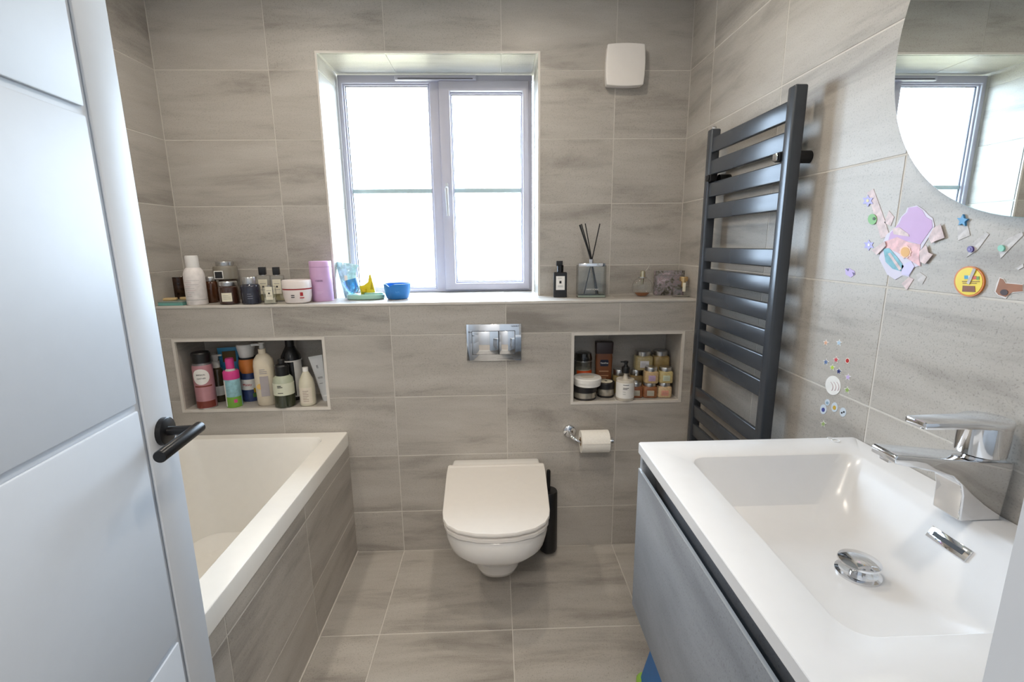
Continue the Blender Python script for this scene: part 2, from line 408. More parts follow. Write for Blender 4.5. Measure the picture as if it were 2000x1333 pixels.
# ceiling lamps, added above the frame and unseen, to brighten the room
GLOW = mat('lamp_glow', (255, 240, 220), .5, emit=4.)
def fill(x, y, w, size, label, colr):
    t = thing('ceiling_downlight', label, 'lamp', (x, y, ZC))
    lathe('bezel', [(size*.62, 0), (size*.62, -.006), (size*.5, -.008), (size*.5, -.001)], WHITE, t, 24)
    lathe('lens', [(size*.5, -.003), (size*.5, -.005)], GLOW, t, 24)
    l = bpy.data.lights.new('bulb', 'AREA'); l.shape = 'DISK'; l.size = size; l.energy = w; l.color = colr
    o = bpy.data.objects.new('bulb', l); link(o, t); o.location = (0, 0, -.012)
for i, (x, y) in enumerate([(-.85, -.50), (.25, -.50), (-.85, -1.35), (.25, -1.35)]):
    fill(x, y, FILL_CEILING_W, .10, ['recessed ceiling downlight over the bath end by the window', 'recessed ceiling downlight over the toilet', 'recessed ceiling downlight over the bath by the door', 'recessed ceiling downlight over the open floor by the door'][i], (1., .89, .75))
fill(0, -2.85, FILL_LANDING_W, .5, 'large round landing ceiling lamp outside the door', (1., .92, .82))  # added unseen lamp, brightens the room from behind the camera

# ------------------------------------------------------------------ window
wd = struct(bpy.data.objects.new('window_1', None), 'white two-light window with obscured glass and one opening sash', 'window'); COL.objects.link(wd)
wx0, wx1, wz0, wz1 = WIN[0]+.008, WIN[1]-.008, LEDGE+.002, WIN[3]-.010
WY = .452
def ringframe(name, x0, x1, z0, z1, w, y0, y1, parent, material=UPVC, bev=.004, wt=None):
    wl_, wr_, wb_, wt_ = w if isinstance(w, tuple) else (w,)*4
    outer = [(x0, z0), (x1, z0), (x1, z1), (x0, z1)]; inner = [(x0+wl_, z0+wb_), (x1-wr_, z0+wb_), (x1-wr_, z1-wt_), (x0+wl_, z1-wt_)]
    V = [(x, y, z) for y in (y0, y1) for ring in (outer, inner) for x, z in ring]; F = []
    for i in range(4):
        j = (i+1) % 4
        F += [(i, j, 4+j, 4+i), (8+i, 12+i, 12+j, 8+j), (i, 8+i, 8+j, j), (4+i, 4+j, 12+j, 12+i)]
    o = mesh(name, V, F, material, parent)
    if bev: bevel(o, bev, 2)
    return o
ringframe('outer_frame', wx0, wx1, wz0, wz1, (.020, .022, .014, .036), WY, WY+.065, wd)
box('mullion', (-.2235, -.158), (WY, WY+.065), (wz0+.010, wz1-.03), UPVC, wd, .004)
sash = ringframe('opening_sash', -.178, .257, 1.203, 2.203, (.052, .030, .034, .044), WY-.016, WY+.045, wd, bev=.005)
gb = mat('glazing_bar', (176, 196, 200), .4)
box('glazing_bar', (-.641, -.222), (WY+.022, WY+.040), (1.692, 1.713), gb, wd, .003)
box('glazing_bar', (-.128, .228), (WY+.022, WY+.040), (1.692, 1.713), gb, wd, .003)
box('pane', (-.648, -.215), (WY+.030, WY+.034), (1.200, 2.200), PANE, wd)
box('pane', (-.130, .230), (WY+.030, WY+.034), (1.230, 2.165), PANE, wd)
ringframe('bead', -.641, -.222, 1.206, 2.199, .010, WY+.012, WY+.030, wd, bev=.002)
ringframe('bead', -.128, .228, 1.236, 2.160, .008, WY+.012, WY+.030, wd, bev=.002)
gk = mat('gasket', (84, 84, 92), .7)
ringframe('gasket', -.632, -.231, 1.215, 2.190, .004, WY+.024, WY+.031, wd, gk, 0)
ringframe('gasket', -.121, .221, 1.243, 2.153, .004, WY+.024, WY+.031, wd, gk, 0)
tv = box('trickle_vent', (-.385, .005), (WY-.022, WY+.002), (2.203, 2.228), UPVC, wd, .006)
box('vent_slot', (-.368, -.012), (WY-.0235, WY-.021), (2.208, 2.212), mat('vent_shadow', (90, 88, 96), .6), tv)
hd = box('handle_base', (-.160, -.146), (WY-.026, WY-.014), (1.60, 1.735), WHITE, wd, .004)
tube('handle_lever', [(-.153, WY-.03, 1.71), (-.153, WY-.05, 1.705), (-.151, WY-.056, 1.66), (-.149, WY-.05, 1.575)], .007, WHITE, hd, 10, [.008, .008, .0075, .006])

# ------------------------------------------------------------------ door
E0 = Vector((-.539, -1.161)); DD = Vector((.1105, -.9939)).normalized(); DN = Vector((.9939, .1105)).normalized()
HG = E0+DD*.744
dr = bpy.data.objects.new('door_1', None); COL.objects.link(dr)
struct(dr, 'white grooved panel door standing open beside the bath', 'door')
# local x = from latch edge to hinge, local y = into the leaf (front face y=0), z up
dr.location = (E0.x, E0.y, 0); dr.rotation_euler = (0, 0, math.atan2(DD.y, DD.x))
# with this rotation local -y points along -(rot90(DD)); check the side that faces the camera
_side = Vector((DD.y, -DD.x)); SGN = 1 if _side.dot(DN) < 0 else -1      # local y sign pointing towards DN
def dpix(u, v):
    """pixel -> (distance from latch edge, height) on the door face"""
    d = ray(u, v); p0 = Vector((E0.x, E0.y, 0)); n = Vector((DN.x, DN.y, 0))
    t = (p0-CAM).dot(n)/d.dot(n); q = CAM+d*t
    return (Vector((q.x, q.y))-E0).dot(DD), q.z
DT = .035
def dbox(name, x0, x1, z0, z1, y0, y1, material, parent, bev=.003):
    ys = sorted((SGN*y0, SGN*y1)); return box(name, (x0, x1), ys, (z0, z1), material, parent, bev)
g0 = dpix(375, 1333); g1 = dpix(125, 0); GX = (g0[0]+g1[0])/2
gz = [dpix(120, 200)[1], dpix(150, 860)[1], dpix(340, 1262)[1]]
dbox('leaf_core', 0, .744, .008, 2.02, -DT, -.006, WHITE, dr, .001)
dbox('stile', 0, GX-.006, .008, 2.02, -.006, 0, WHITE, dr, .003)
zs = [.008]+sorted(gz)+[2.02]
for a, b in zip(zs, zs[1:]):
    dbox('panel_board', GX+.006, .744, a+(.006 if a > .01 else 0), b-(.006 if b < 2 else 0), -.006, 0, WHITE, dr, .003)
hx, hz = dpix(318, 843)
ho = bpy.data.objects.new('door_handle', None); link(ho, dr); ho.location = (hx, 0, hz)
ho['label'] = 'black lever handle on round rose'
def dcyl(name, pts, r, material, parent, radii=None, seg=24):
    return tube(name, [(x, SGN*y, z) for x, y, z in pts], r, material, parent, seg, radii)
dcyl('rose', [(0, 0, 0), (0, .009, 0), (0, .010, 0)], .026, BLACKM, ho, [.026, .026, .0245])
dcyl('neck', [(0, .006, 0), (0, .055, 0)], .0085, BLACKM, ho)
dcyl('lever', [(-.012, .057, 0), (.118, .057, 0), (.1195, .057, 0)], .0105, BLACKM, ho, [.0105, .0105, .0095])

# ------------------------------------------------------------------ bath
bt = thing('bathtub', 'white built-in bath with flat rim along the left wall', 'bathtub', (XL, -1.72, 0))
bx, by = XL, -1.72
def L_(ring): return [(x-bx, y-by, z) for x, y, z in ring]
R0 = lambda r, z, e=0: L_(rrect(XL+.001+e, XB+.002-e, -1.72+e, -.001-e, r, z))
ri = lambda e, r, z, ex=0: L_(rrect(XL+.07+e, -.683-e, -1.60+e+ex, -.054-e, r, z))
loft('tub', [R0(.004, .549), R0(.004, .605), R0(.004, .609, .001), R0(.006, .611, .003), ri(-.003, .05, .611), ri(-.001, .05, .609), ri(.002, .05, .604), ri(.010, .06, .54), ri(.014, .06, .50), ri(.035, .08, .35, .10), ri(.05, .10, .19, .16), ri(.09, .12, .150, .20)], ACRYL, bt, False, True, 28)
lathe('waste', [(.03, 0), (.03, .004), (.02, .006)], CHROME, bt, 20, loc=(.35, .9, .151))

# ------------------------------------------------------------------ toilet
TZ = .465
tl = thing('toilet', 'white wall-hung toilet with closed flat lid', 'toilet', (.07, 0, 0))
def tp(u, v, z=TZ):
    p = on('z', z, u, v); return (p.x-.07, p.y)
edgeL = [tp(874, 910), tp(871.5, 928), tp(867, 967), tp(863.5, 1004), tp(863, 1022)]
hw = [(-(x)+.0, y) for x, y in edgeL]
xs = [(-.216, -.064), (-.215, -.14), (-.207, -.30), (-.200, -.44), (-.193, -.485), (-.175, -.525), (-.135, -.560), (-.07, -.583), (0, -.589)]
lid = xs+[(-x, y) for x, y in reversed(xs[:-1])]
def lidring(s, dz, y0=None):
    cx, cy = 0, -.33
    return [(cx+(x-cx)*s, cy+(y-cy)*s, dz) for x, y in lid]
loft('lid', [lidring(.975, TZ-.016), lidring(.992, TZ-.0155), lidring(1., TZ-.011), lidring(1., TZ-.005), lidring(.992, TZ-.0005), lidring(.97, TZ)], SEAT, tl, True, True)
loft('seat_ring', [lidring(.960, TZ-.040), lidring(.982, TZ-.038), lidring(.984, TZ-.026), lidring(.960, TZ-.023)], SEAT, tl, True, True)
# hinge cover and raised lid band
box('hinge_cover', (-.212, .212), (-.085, -.063), (TZ-.012, TZ+.003), SEAT, tl, .004)
box('rear_deck', (-.198, .198), (-.066, -.001), (TZ-.12, TZ-.001), CERAMIC, tl, .012, 3)
def panring(wx, yf, yb, z, n=28, pw=2.6):
    P = []
    # D shape: flat at the back (yb), rounded at the front (yf)
    ym = yb-(yb-yf)*.55
    for i in range(n+1):
        t = PI*i/n; c, s_ = math.cos(t), math.sin(t)
        P.append((math.copysign(abs(c)**(2/pw), c)*wx, ym-abs(s_)**(2/pw)*(ym-yf), z))
    P += [(-wx, (ym*2+yb)/3, z), (-wx, (ym+2*yb)/3, z), (-wx, yb, z), (-wx*.5, yb, z), (0, yb, z), (wx*.5, yb, z), (wx, yb, z), (wx, (ym+2*yb)/3, z), (wx, (ym*2+yb)/3, z)]
    return P
loft('lid_buffer', [lidring(.93, TZ-.025), lidring(.93, TZ-.015)], mat('gap_shade', (150, 146, 140), .6), tl, True, True)  # grey plate stands for the shade in the gap between lid and seat
loft('bowl', [panring(.193, -.566, -.002, TZ-.042), panring(.199, -.577, -.002, TZ-.050), panring(.199, -.577, -.002, TZ-.095), panring(.193, -.566, -.002, TZ-.130),
              panring(.165, -.520, -.002, TZ-.175), panring(.128, -.460, -.002, TZ-.225), panring(.108, -.415, -.002, TZ-.250), panring(.103, -.400, -.002, TZ-.275), panring(.099, -.385, -.002, TZ-.315), panring(.092, -.370, -.002, TZ-.338), panring(.07, -.33, -.002, TZ-.345)], CERAMIC, tl, True, True, 60)

# toilet brush
tb = thing('toilet_brush', 'black wall-mounted toilet brush beside the toilet', 'toilet brush', (.308, -.052, .02))
lathe('canister', [(.030, 0), (.039, .004), (.041, .012), (.041, .30), (.038, .305), (.034, .305)], BLACK, tb, 28)
tube('handle', [(0, 0, .30), (0, 0, .40), (0, 0, .405)], .008, BLACK, tb, 14, [.008, .009, .007])
box('wall_bracket', (-.012, .012), (.036, .0515), (.16, .20), BLACK, tb, .003)

# flush plate
fp = thing('flush_plate', 'chrome dual flush plate on the boxed wall above the toilet', 'flush plate', (.0697, -.001, 1.0137))
box('plate', (-.1205, .1205), (-.010, 0), (-.082, .082), CHROME, fp, .003)
MIR = mat('polished_button', (232, 233, 235), .03, 1.)
box('groove', (-.096, .093), (-.0106, -.009), (-.054, .052), mat('button_gap', (60, 62, 66), .4, .6), fp)
box('large_button', (-.0945, .0200), (-.013, -.010), (-.0525, .0505), MIR, fp, .0015)
box('small_button', (.0230, .0915), (-.013, -.010), (-.0525, .0505), MIR, fp, .0015)
text('lettering', 'GEBERIT', .0095, INK, fp, .093, .071, -.0103)

# toilet roll and holder
th = thing('toilet_roll_holder', 'chrome toilet roll holder with curved arm on the lower wall', 'toilet roll holder', (.408, 0, .592))
tube('wall_rose', [(0, 0, 0), (0, -.012, 0), (0, -.016, 0)], .030, CHROME, th, 28, [.030, .030, .026])
arm = [(0, -.012, 0)]
for k in range(0, 7):
    a = PI/2*k/6; arm.append((.035-.035*math.cos(a)*1.0, -.035-.035*math.sin(a), -.024*k/6))
arm += [(.06, -.070, -.024), (.178, -.070, -.024)]
tube('arm', arm, .0085, CHROME, th, 14)
tube('end_cap', [(.176, -.070, -.024), (.186, -.070, -.024)], .015, CHROME, th, 18)
tr = thing('toilet_roll', 'white paper toilet roll on the chrome holder', 'toilet roll', (.510, -.070, .568))
def ringcyl(name, x0, x1, ro, rin, material, parent, seg=36):
    V = []; F = []
    for x, r in ((x0, ro), (x1, ro), (x1, rin), (x0, rin)):
        for i in range(seg): V.append((x, r*math.cos(2*PI*i/seg), r*math.sin(2*PI*i/seg)))
    for k in range(4):
        for i in range(seg):
            j = (i+1) % seg; F.append((k*seg+i, k*seg+j, ((k+1) % 4)*seg+j, ((k+1) % 4)*seg+i))
    return mesh(name, V, F, material, parent, True, 40)
PAPER = mat('tissue_paper', (240, 236, 228), .9, bump=.25, scale=160)
ringcyl('paper', -.062, .062, .050, .021, PAPER, tr)
ringcyl('cardboard_core', -.0622, .0622, .0208, .0195, mat('cardboard', (170, 146, 116), .9), tr)
box('sheet_edge', (-.0615, .0615), (-.0512, -.0498), (.008, .010), PAPER, tr)

# extractor fan
FANW = mat('fan_plastic', (236, 231, 226), .4, var=.01)
ef = thing('extractor_fan', 'white square extractor fan cover high beside the window', 'extractor fan', (.655, YU, 2.185))
def pillow(w, h, bow, n=8):
    P = []
    for (ax, az, bx_, bz, nx, nz) in ((-w, -h, w, -h, 0, -1), (w, -h, w, h, 1, 0), (w, h, -w, h, 0, 1), (-w, h, -w, -h, -1, 0)):
        for i in range(n):
            t = i/n; b = bow*4*t*(1-t); P.append((ax+(bx_-ax)*t+nx*b, az+(bz-az)*t+nz*b))
    return P
prism('backplate', pillow(.078, .078, .004), 'y', -.028, 0, FANW, ef, .003)
prism('front_cover', pillow(.080, .080, .005), 'y', -.048, -.034, FANW, ef, .004, 3)
prism('spacer', pillow(.070, .070, .003), 'y', -.034, -.028, mat('fan_shadow_gap', (180, 178, 176), .6), ef)

# ------------------------------------------------------------------ towel radiator
RX0, RX1 = .885, .921
rd = thing('towel_radiator', 'anthracite ladder towel radiator with flat bars on the right wall', 'radiator', (.92, -.44, .60))
rx, ry, rz_ = .92, -.44, .60
def rbox(name, X, Y, Z, mt, bev, parent=rd): return box(name, (X[0]-rx, X[1]-rx), (Y[0]-ry, Y[1]-ry), (Z[0]-rz_, Z[1]-rz_), mt, parent, bev, 3)
rbox('upright', (RX0, RX1), (-.705, -.668), (.60, 1.845), ANTH, .006)
rbox('upright', (RX0, RX1), (-.205, -.168), (.60, 1.845), ANTH, .006)
tops = [1.812-.0795*k for k in range(15) if k not in (4, 11)]
for t in tops: rbox('flat_bar', (RX0+.004, RX0+.018), (-.670, -.203), (t-.053, t), ANTH, .004)
for yy, zz in ((-.683, 1.664), (-.225, 1.664)):
    c = tube('wall_bracket', [(XR-rx-.0005, yy-ry, zz-rz_), (RX1-rx-.006, yy-ry, zz-rz_)], .017, BLACKM, rd, 20)
for yy in (-.655, -.218):
    rbox('bracket_clip', (RX0-.006, RX0+.020), (yy-.013, yy+.013), (1.655, 1.681), BLACKM, .004)
    prism('clip_jewel', [(yy-.011-ry, 1.657-rz_), (yy+.011-ry, 1.657-rz_), (yy+.011-ry, 1.679-rz_), (yy-.011-ry, 1.679-rz_)], 'x', RX0-.012-rx, RX0-.006-rx, CHROME if yy < -.5 else BLACKM, rd, .0045, 1)
lathe('bleed_valve', [(.008, 0), (.008, .006), (.005, .010)], STEEL, rd, 14, loc=(.903-rx, -.187-ry, 1.845-rz_))

# ------------------------------------------------------------------ round mirror
mi = thing('round_mirror', 'large round frameless mirror on the right wall above the basin', 'mirror', (XR, -1.311, 1.818))
MIRROR = mat('mirror_silver', (222, 228, 228), .005, 1., var=0.)
def disc(name, r, x0, x1, material, parent, seg=96):
    poly = [(r*math.cos(2*PI*i/seg), r*math.sin(2*PI*i/seg)) for i in range(seg)]
    return prism(name, poly, 'x', x0, x1, material, parent)
disc('backing', .325, -.008, 0, BLACK, mi)
disc('glass_edge', .350, -.0122, -.008, mat('mirror_edge', (150, 178, 172), .2), mi)
disc('mirror_face', .3492, -.0128, -.0122, MIRROR, mi)

# ------------------------------------------------------------------ vanity unit, basin, tap
VY0, VY1, VX0 = -1.645, -.978, .421
vu = thing('vanity_unit', 'wall-hung grey concrete-effect vanity cabinet under the basin', 'cabinet', (.69, -1.31, .51))
def vbox(name, X, Y, Z, mt, bev=.001, parent=vu): return box(name, (X[0]-.69, X[1]-.69), (Y[0]+1.31, Y[1]+1.31), (Z[0]-.51, Z[1]-.51), mt, parent, bev)
DARKF = mat('laminate_edge', (120, 124, 130), .45)
vbox('side_panel', (.428, .955), (VY1-.018, VY1-.001), (.51, .934), FRONT)
vbox('side_panel', (.428, .955), (VY0+.001, VY0+.018), (.51, .934), FRONT)
vbox('base_panel', (.447, .955), (VY0+.018, VY1-.018), (.51, .528), FRONT)
vbox('grip_channel', (.462, .472), (VY0+.018, VY1-.018), (.80, .934), FRONT)
dfz = vbox('drawer_front', (.424, .431), (VY0+.001, VY1-.001), (.512, .893), FRONT)
vbox('edge_strip', (.4238, .4300), (VY0+.001, VY1-.001), (.8932, .8950), mat('bright_edge', (200, 206, 212), .3, .4), 0, dfz)

bs = thing('basin', 'white rectangular resin basin on the grey vanity unit', 'basin', (.69, -1.31, .9355))
BZ = .963
def bl(ring): return [(x-.69, y+1.31, z-.9355) for x, y, z in ring]
def oring(e, z): return bl(rrect(VX0+e, XR-.002-e*.2, VY0+e, VY1-e, .006, z))
def iring(a, b, c, d, r, z): return bl(rrect(a, b, c, d, r, z))
BI = (.509, .893, -1.566, -1.062)
loft('basin_top', [oring(.002, .9355), oring(0, .938), oring(0, .961), oring(.001, .9625), oring(.003, BZ),
                   iring(BI[0]-.003, BI[1]+.003, BI[2]-.003, BI[3]+.003, .035, BZ), iring(BI[0]+.002, BI[1]-.002, BI[2]+.002, BI[3]-.002, .035, BZ-.003),
                   iring(BI[0]+.010, BI[1]-.020, BI[2]+.012, BI[3]-.012, .038, BZ-.025), iring(BI[0]+.020, BI[1]-.045, BI[2]+.030, BI[3]-.030, .045, BZ-.065),
                   iring(BI[0]+.035, BI[1]-.070, BI[2]+.055, BI[3]-.055, .05, BZ-.095), iring(BI[0]+.075, BI[1]-.105, BI[2]+.11, BI[3]-.11, .05, BZ-.112), iring(.66, .76, -1.36, -1.26, .04, BZ-.117)], RESIN, bs, False, True, 30)
# overflow on the sloping wall side
of = mesh('overflow_plate', [], [], CHROME, bs) if False else None
def ovl(name, w, h, d0, d1, material):
    # lies on the slope between (x=.873,z=BZ-.025) and (x=.848,z=BZ-.065)
    a = Vector((.8745-.69, 0, BZ-.022-.9355)); b = Vector((.8480-.69, 0, BZ-.065-.9355)); dv = (a-b).normalized(); c0 = (a+b)/2; nrm = Vector((-dv.z, 0, dv.x))
    cy = -1.335+1.31; V = []
    for d in (d0, d1):
        for sy, sh in ((-1, -1), (1, -1), (1, 1), (-1, 1)):
            p = c0+dv*(sh*h/2)+nrm*d; V.append((p.x, cy+sy*w/2, p.z))
    o = mesh(name, V, [(0, 3, 2, 1), (4, 5, 6, 7)]+[(i, (i+1) % 4, 4+(i+1) % 4, 4+i) for i in range(4)], material, bs); return o
o = ovl('overflow_plate', .074, .022, -.003, .003, CHROME); bevel(o, .001, 2)
ovl('overflow_slot', .056, .008, .002, .0034, BLACK)
wz = BZ-.117-.9355
lathe('waste_ring', [(.036, 0), (.036, .004), (.030, .006), (.022, .004)], CHROME, bs, 32, loc=(.728-.69, 0, wz))
lathe('waste_plug', [(.012, .0), (.012, .016), (.030, .018), (.034, .021), (.033, .024), (.022, .029), (.008, .0315)], CHROME, bs, 36, loc=(.728-.69, 0, wz+.003))

tp_ = thing('basin_tap', 'chrome single-lever mixer tap on the basin edge', 'tap', (.905, -1.312, BZ))
zz = BZ
prof = [(.868, zz), (.940, zz), (.946, 1.055), (.944, 1.068), (.880, 1.072), (.742, 1.088), (.737, 1.084), (.738, 1.072), (.800, 1.058), (.842, 1.046), (.860, 1.030), (.866, 1.010)]
prism('body', [(x-.905, z-BZ) for x, z in prof], 'y', -.026, .026, CHROME, tp_, .009, 4)
lathe('collar', [(.020, 1.068-BZ), (.020, 1.078-BZ)], CHROME, tp_, 24)
plan = [(-.121, -.019), (-.117, -.021), (-.03, -.024)]+[(.004+.036*math.cos(math.radians(a)), .036*math.sin(math.radians(a))) for a in range(-100, 101, 10)]+[(-.03, .024), (-.117, .021), (-.121, .019)]
prism('lever', plan, 'z', 1.128-BZ, 1.141-BZ, CHROME, tp_, .004, 2)
plan2 = [(-.044, -.022)]+[(.016+.025*math.cos(math.radians(a)), .025*math.sin(math.radians(a))) for a in range(-80, 81, 16)]+[(-.044, .022)]
lathe('lever_hub', [(.030, 1.076-BZ), (.034, 1.079-BZ), (.035, 1.10-BZ), (.035, 1.130-BZ)], CHROME, tp_, 40, loc=(.004, 0, 0))
box('aerator', (-.164, -.140), (-.010, .010), (1.066-BZ, 1.074-BZ), STEEL, tp_, .002)

# clear hair ties on the basin corner
RINGM = mat('clear_rubber', (240, 242, 244), .25)
for i, (u, v, r, lb) in enumerate([(1632, 861, .0085, 'larger clear hair tie lying at the back corner of the basin'), (1622, 857, .0065, 'smaller clear hair tie next to the larger one on the basin')]):
    p = on('z', BZ+.0012, u, v); o = thing('hair_tie', lb, 'hair tie', (p.x, p.y, BZ+.0013))
    tube('loop', [(r*math.cos(2*PI*k/24), r*math.sin(2*PI*k/24), 0) for k in range(25)], .0009, RINGM, o, 6)

# step stool under the vanity
ss = thing('step_stool', 'blue plastic step stool with green foot under the vanity', 'stool', (.66, -.88, 0))
BLUEP = mat('blue_plastic', (28, 112, 182), .4)
GREENP = mat('green_rubber', (156, 200, 84), .6)
def tap_ring(wx, wy, z): return rrect(-wx, wx, -wy, wy, .02, z, 4)
loft('body', [tap_ring(.125, .15, .012), tap_ring(.122, .147, .03), tap_ring(.10, .125, .17), tap_ring(.10, .125, .185), tap_ring(.09, .115, .19)], BLUEP, ss, True, True)
for sx in (-1, 1):
    for sy in (-1, 1): lathe('foot', [(.018, 0), (.022, .004), (.022, .020), (.016, .03)], GREENP, ss, 16, loc=(sx*.112, sy*.135, 0))

# ------------------------------------------------------------------ small things: helpers
def spot(u0, u1, vt, y, zb):
    uc = (u0+u1)/2
    a = on('y', y, u0, 600 if zb > 1 else 740); b = on('y', y, u1, 600 if zb > 1 else 740)
    return (a.x+b.x)/2, b.x-a.x, on('y', y, uc, vt).z-zb
def face(x, y, k=.6):
    return math.atan2(CAM.x-x, -(CAM.y-y))*k
def item(name, label, cat, u0, u1, vt, y, zb, group=None, k=.6):
    x, w, h = spot(u0, u1, vt, y, zb)
    return thing(name, label, cat, (x, y, zb+.0006), face(x, y, k), group), w/2, h
LZ = LEDGE; NZ = NL[2]

# --- ledge, left of the window
t, r, h = item('notebook', 'teal notebook lying flat at the far left of the ledge', 'book', 309, 372, 582, .075, LZ, k=0)
TEAL = mat('teal_cover', (96, 168, 160), .5)
box('cover', (-.085, .075), (-.06, .055), (0, .003), TEAL, t, .001); box('pages', (-.083, .074), (-.058, .052), (.003, .013), mat('page_edge', (120, 172, 164), .7), t)
box('cover', (-.085, .075), (-.06, .055), (.013, .016), mat('grey_green_cover', (132, 142, 132), .5), t, .001)
WOODT = mat('pale_wood', (206, 178, 130), .6, var=.12)
for u0, u1, yy, sx, sy, lb in ((316, 351, .07, .030, .018, 'larger pale wooden tablet on the teal notebook'), (353, 373, .10, .018, .014, 'smaller pale wooden tablet on the teal notebook beside the white bottle')):
    x, w, h = spot(u0, u1, 575, yy, LZ); o = thing('wooden_tablet', lb, 'soap', (x, yy, LZ+.017), .25)
    lathe('block', [(.9, 0), (1., .003), (1., .008), (.92, .011)], WOODT, o, 28, 3., sx, sy)
t, r, h = item('hair_clip_bowl', 'dark tortoiseshell bowl at the ledge corner behind the white bottle', 'bowl', 342, 374, 541, .165, LZ)
TORT = mat('tortoiseshell', (52, 34, 24), .15, var=.5, scale=60)
lathe('bowl', [(.7*r, 0), (r, .02), (r*1.02, h), (r*.94, h), (r*.9, .02), (.6*r, .008)], TORT, t, 28, closed=False)
lathe('contents', [(r*.9, .02), (r*.92, h*.45)], mat('amber_pins', (150, 96, 40), .4, var=.4, scale=80), t, 20)
tube('brush_stick', [(.005, -.01, .03), (.012, -.012, h+.004)], .0018, WLAB, t, 8)
tube('brush_stick', [(-.006, -.008, .02), (-.012, -.006, h*.9)], .0018, CARD, t, 8)

t, r, h = item('floral_bottle', 'tall white bottle with faint floral print beside the notebook', 'bottle', 369, 406, 499.5, .045, LZ)
PRINT = mat('floral_white', (232, 226, 224), .45, var=.10, scale=45)
lathe('body', [(r*.94, 0), (r, .004), (r, h*.55), (r*.97, h*.63), (r*.86, h*.70), (r*.66, h*.755)], PRINT, t)
lathe('cap', [(r*.62, h*.755), (r*.62, h*.97), (r*.56, h)], mat('satin_white', (226, 224, 222), .35), t)
lathe('seam', [(r*1.004, h*.105), (r*1.004, h*.112)], mat('silver_line', (150, 146, 146), .3, .6), t)
ROSE = mat('faint_rose_print', (206, 180, 184), .6); SPRIG = mat('faint_grey_print', (186, 182, 182), .6)
for a in range(9):
    z = h*(.18+.04*a); arc_label('floral_sprig', r, z, z+h*.007, -55+random.random()*30, -20+random.random()*60, ROSE if a % 2 else SPRIG, t, 5)

AMBER = mat('amber_glass_full', (78, 46, 26), .12, coat=.6, var=.15, scale=25)
def jar(t, r, h, bodym, lidm=STEEL, lidfrac=.22, n=2., neck=.86, labelm=None, lab=(-.5, .5, .2, .6), lidr=.86):
    hb = h*(1-lidfrac)
    lathe('body', [(r*.92, 0), (r, .004), (r, hb*.84), (r*.95, hb*.93), (r*neck*.92, hb)], bodym, t, 36, n)
    lathe('lid', [(r*lidr, hb-.001), (r*lidr*1.02, hb+.002), (r*lidr*1.02, h-.003), (r*lidr*.96, h)], lidm, t, 36)
    if labelm:
        if n > 2.5:
            y = -r-.0008
            lb = box('paper_label', (lab[0]*r, lab[1]*r), (y, y+.0012), (h*lab[2], h*lab[3]), labelm, t, .0003)
            lines('print', lab[0]*r*.7, lab[1]*r*.7, [h*(lab[2]+(lab[3]-lab[2])*q) for q in (.3, .5, .68)], h*.012, GREYINK, lb, y-.0003)
        else:
            lb = arc_label('paper_label', r, h*lab[2], h*lab[3], math.degrees(lab[0]), math.degrees(lab[1]), labelm, t)
            lines('print', lab[0]*r*.7, lab[1]*r*.7, [h*(lab[2]+(lab[3]-lab[2])*q) for q in (.3, .5, .68)], h*.012, GREYINK, lb, wrap=r)
t, r, h = item('amber_jar', 'amber glass jar with silver lid right of the floral bottle', 'jar', 405, 429, 541, .118, LZ); jar(t, r, h, AMBER, lidfrac=.16, labelm=mat('grey_green_label', (170, 176, 162), .6), lab=(-.95, -.5, .25, .55))
# stacked jars
t, r, h = item('dark_scrub_jar', 'dark brown jar at the back carrying the clear jar on its lid', 'jar', 434, 469, 546, .172, LZ); jar(t, r, h, mat('dark_amber', (60, 34, 22), .15, coat=.5), mat('brown_lid', (74, 44, 28), .3), .2); HB = h
t, r, h = item('clear_scrub_jar', 'clear grey glass jar with black label stacked highest on the ledge', 'jar', 428, 471, 511, .172, LZ+HB)
jar(t, r, h, mat('grey_salt', (134, 128, 116), .25, coat=.5), lidfrac=.22, lidr=.72, neck=.75)
b_ = box('label_border', (-r*.72, -r*.02), (-r-.0010, -r+.006), (h*.06, h*.50), WLAB, t, .0004); box('black_label', (-r*.66, -r*.08), (-r-.0016, -r+.005), (h*.10, h*.46), INK, t)
t, r, h = item('brown_balm_jar', 'dark brown jar with silver lid and cream label at the ledge front', 'jar', 433, 469, 550, .050, LZ); jar(t, r, h, mat('brown_glass', (62, 38, 28), .12, coat=.6), lidfrac=.18, labelm=CARD, lab=(-.62, .42, .14, .52))
t, r, h = item('navy_jar', 'dark navy jar with tall silver lid beside the colognes', 'jar', 476, 511, 541.5, .045, LZ); jar(t, r, h, mat('navy_glass', (40, 42, 56), .12, coat=.6), lidfrac=.25, lidr=.72); lines('print', -.008, .012, [h*.22, h*.30, h*.38], h*.014, mat('pale_print', (150, 152, 165), .6), t, wrap=r)

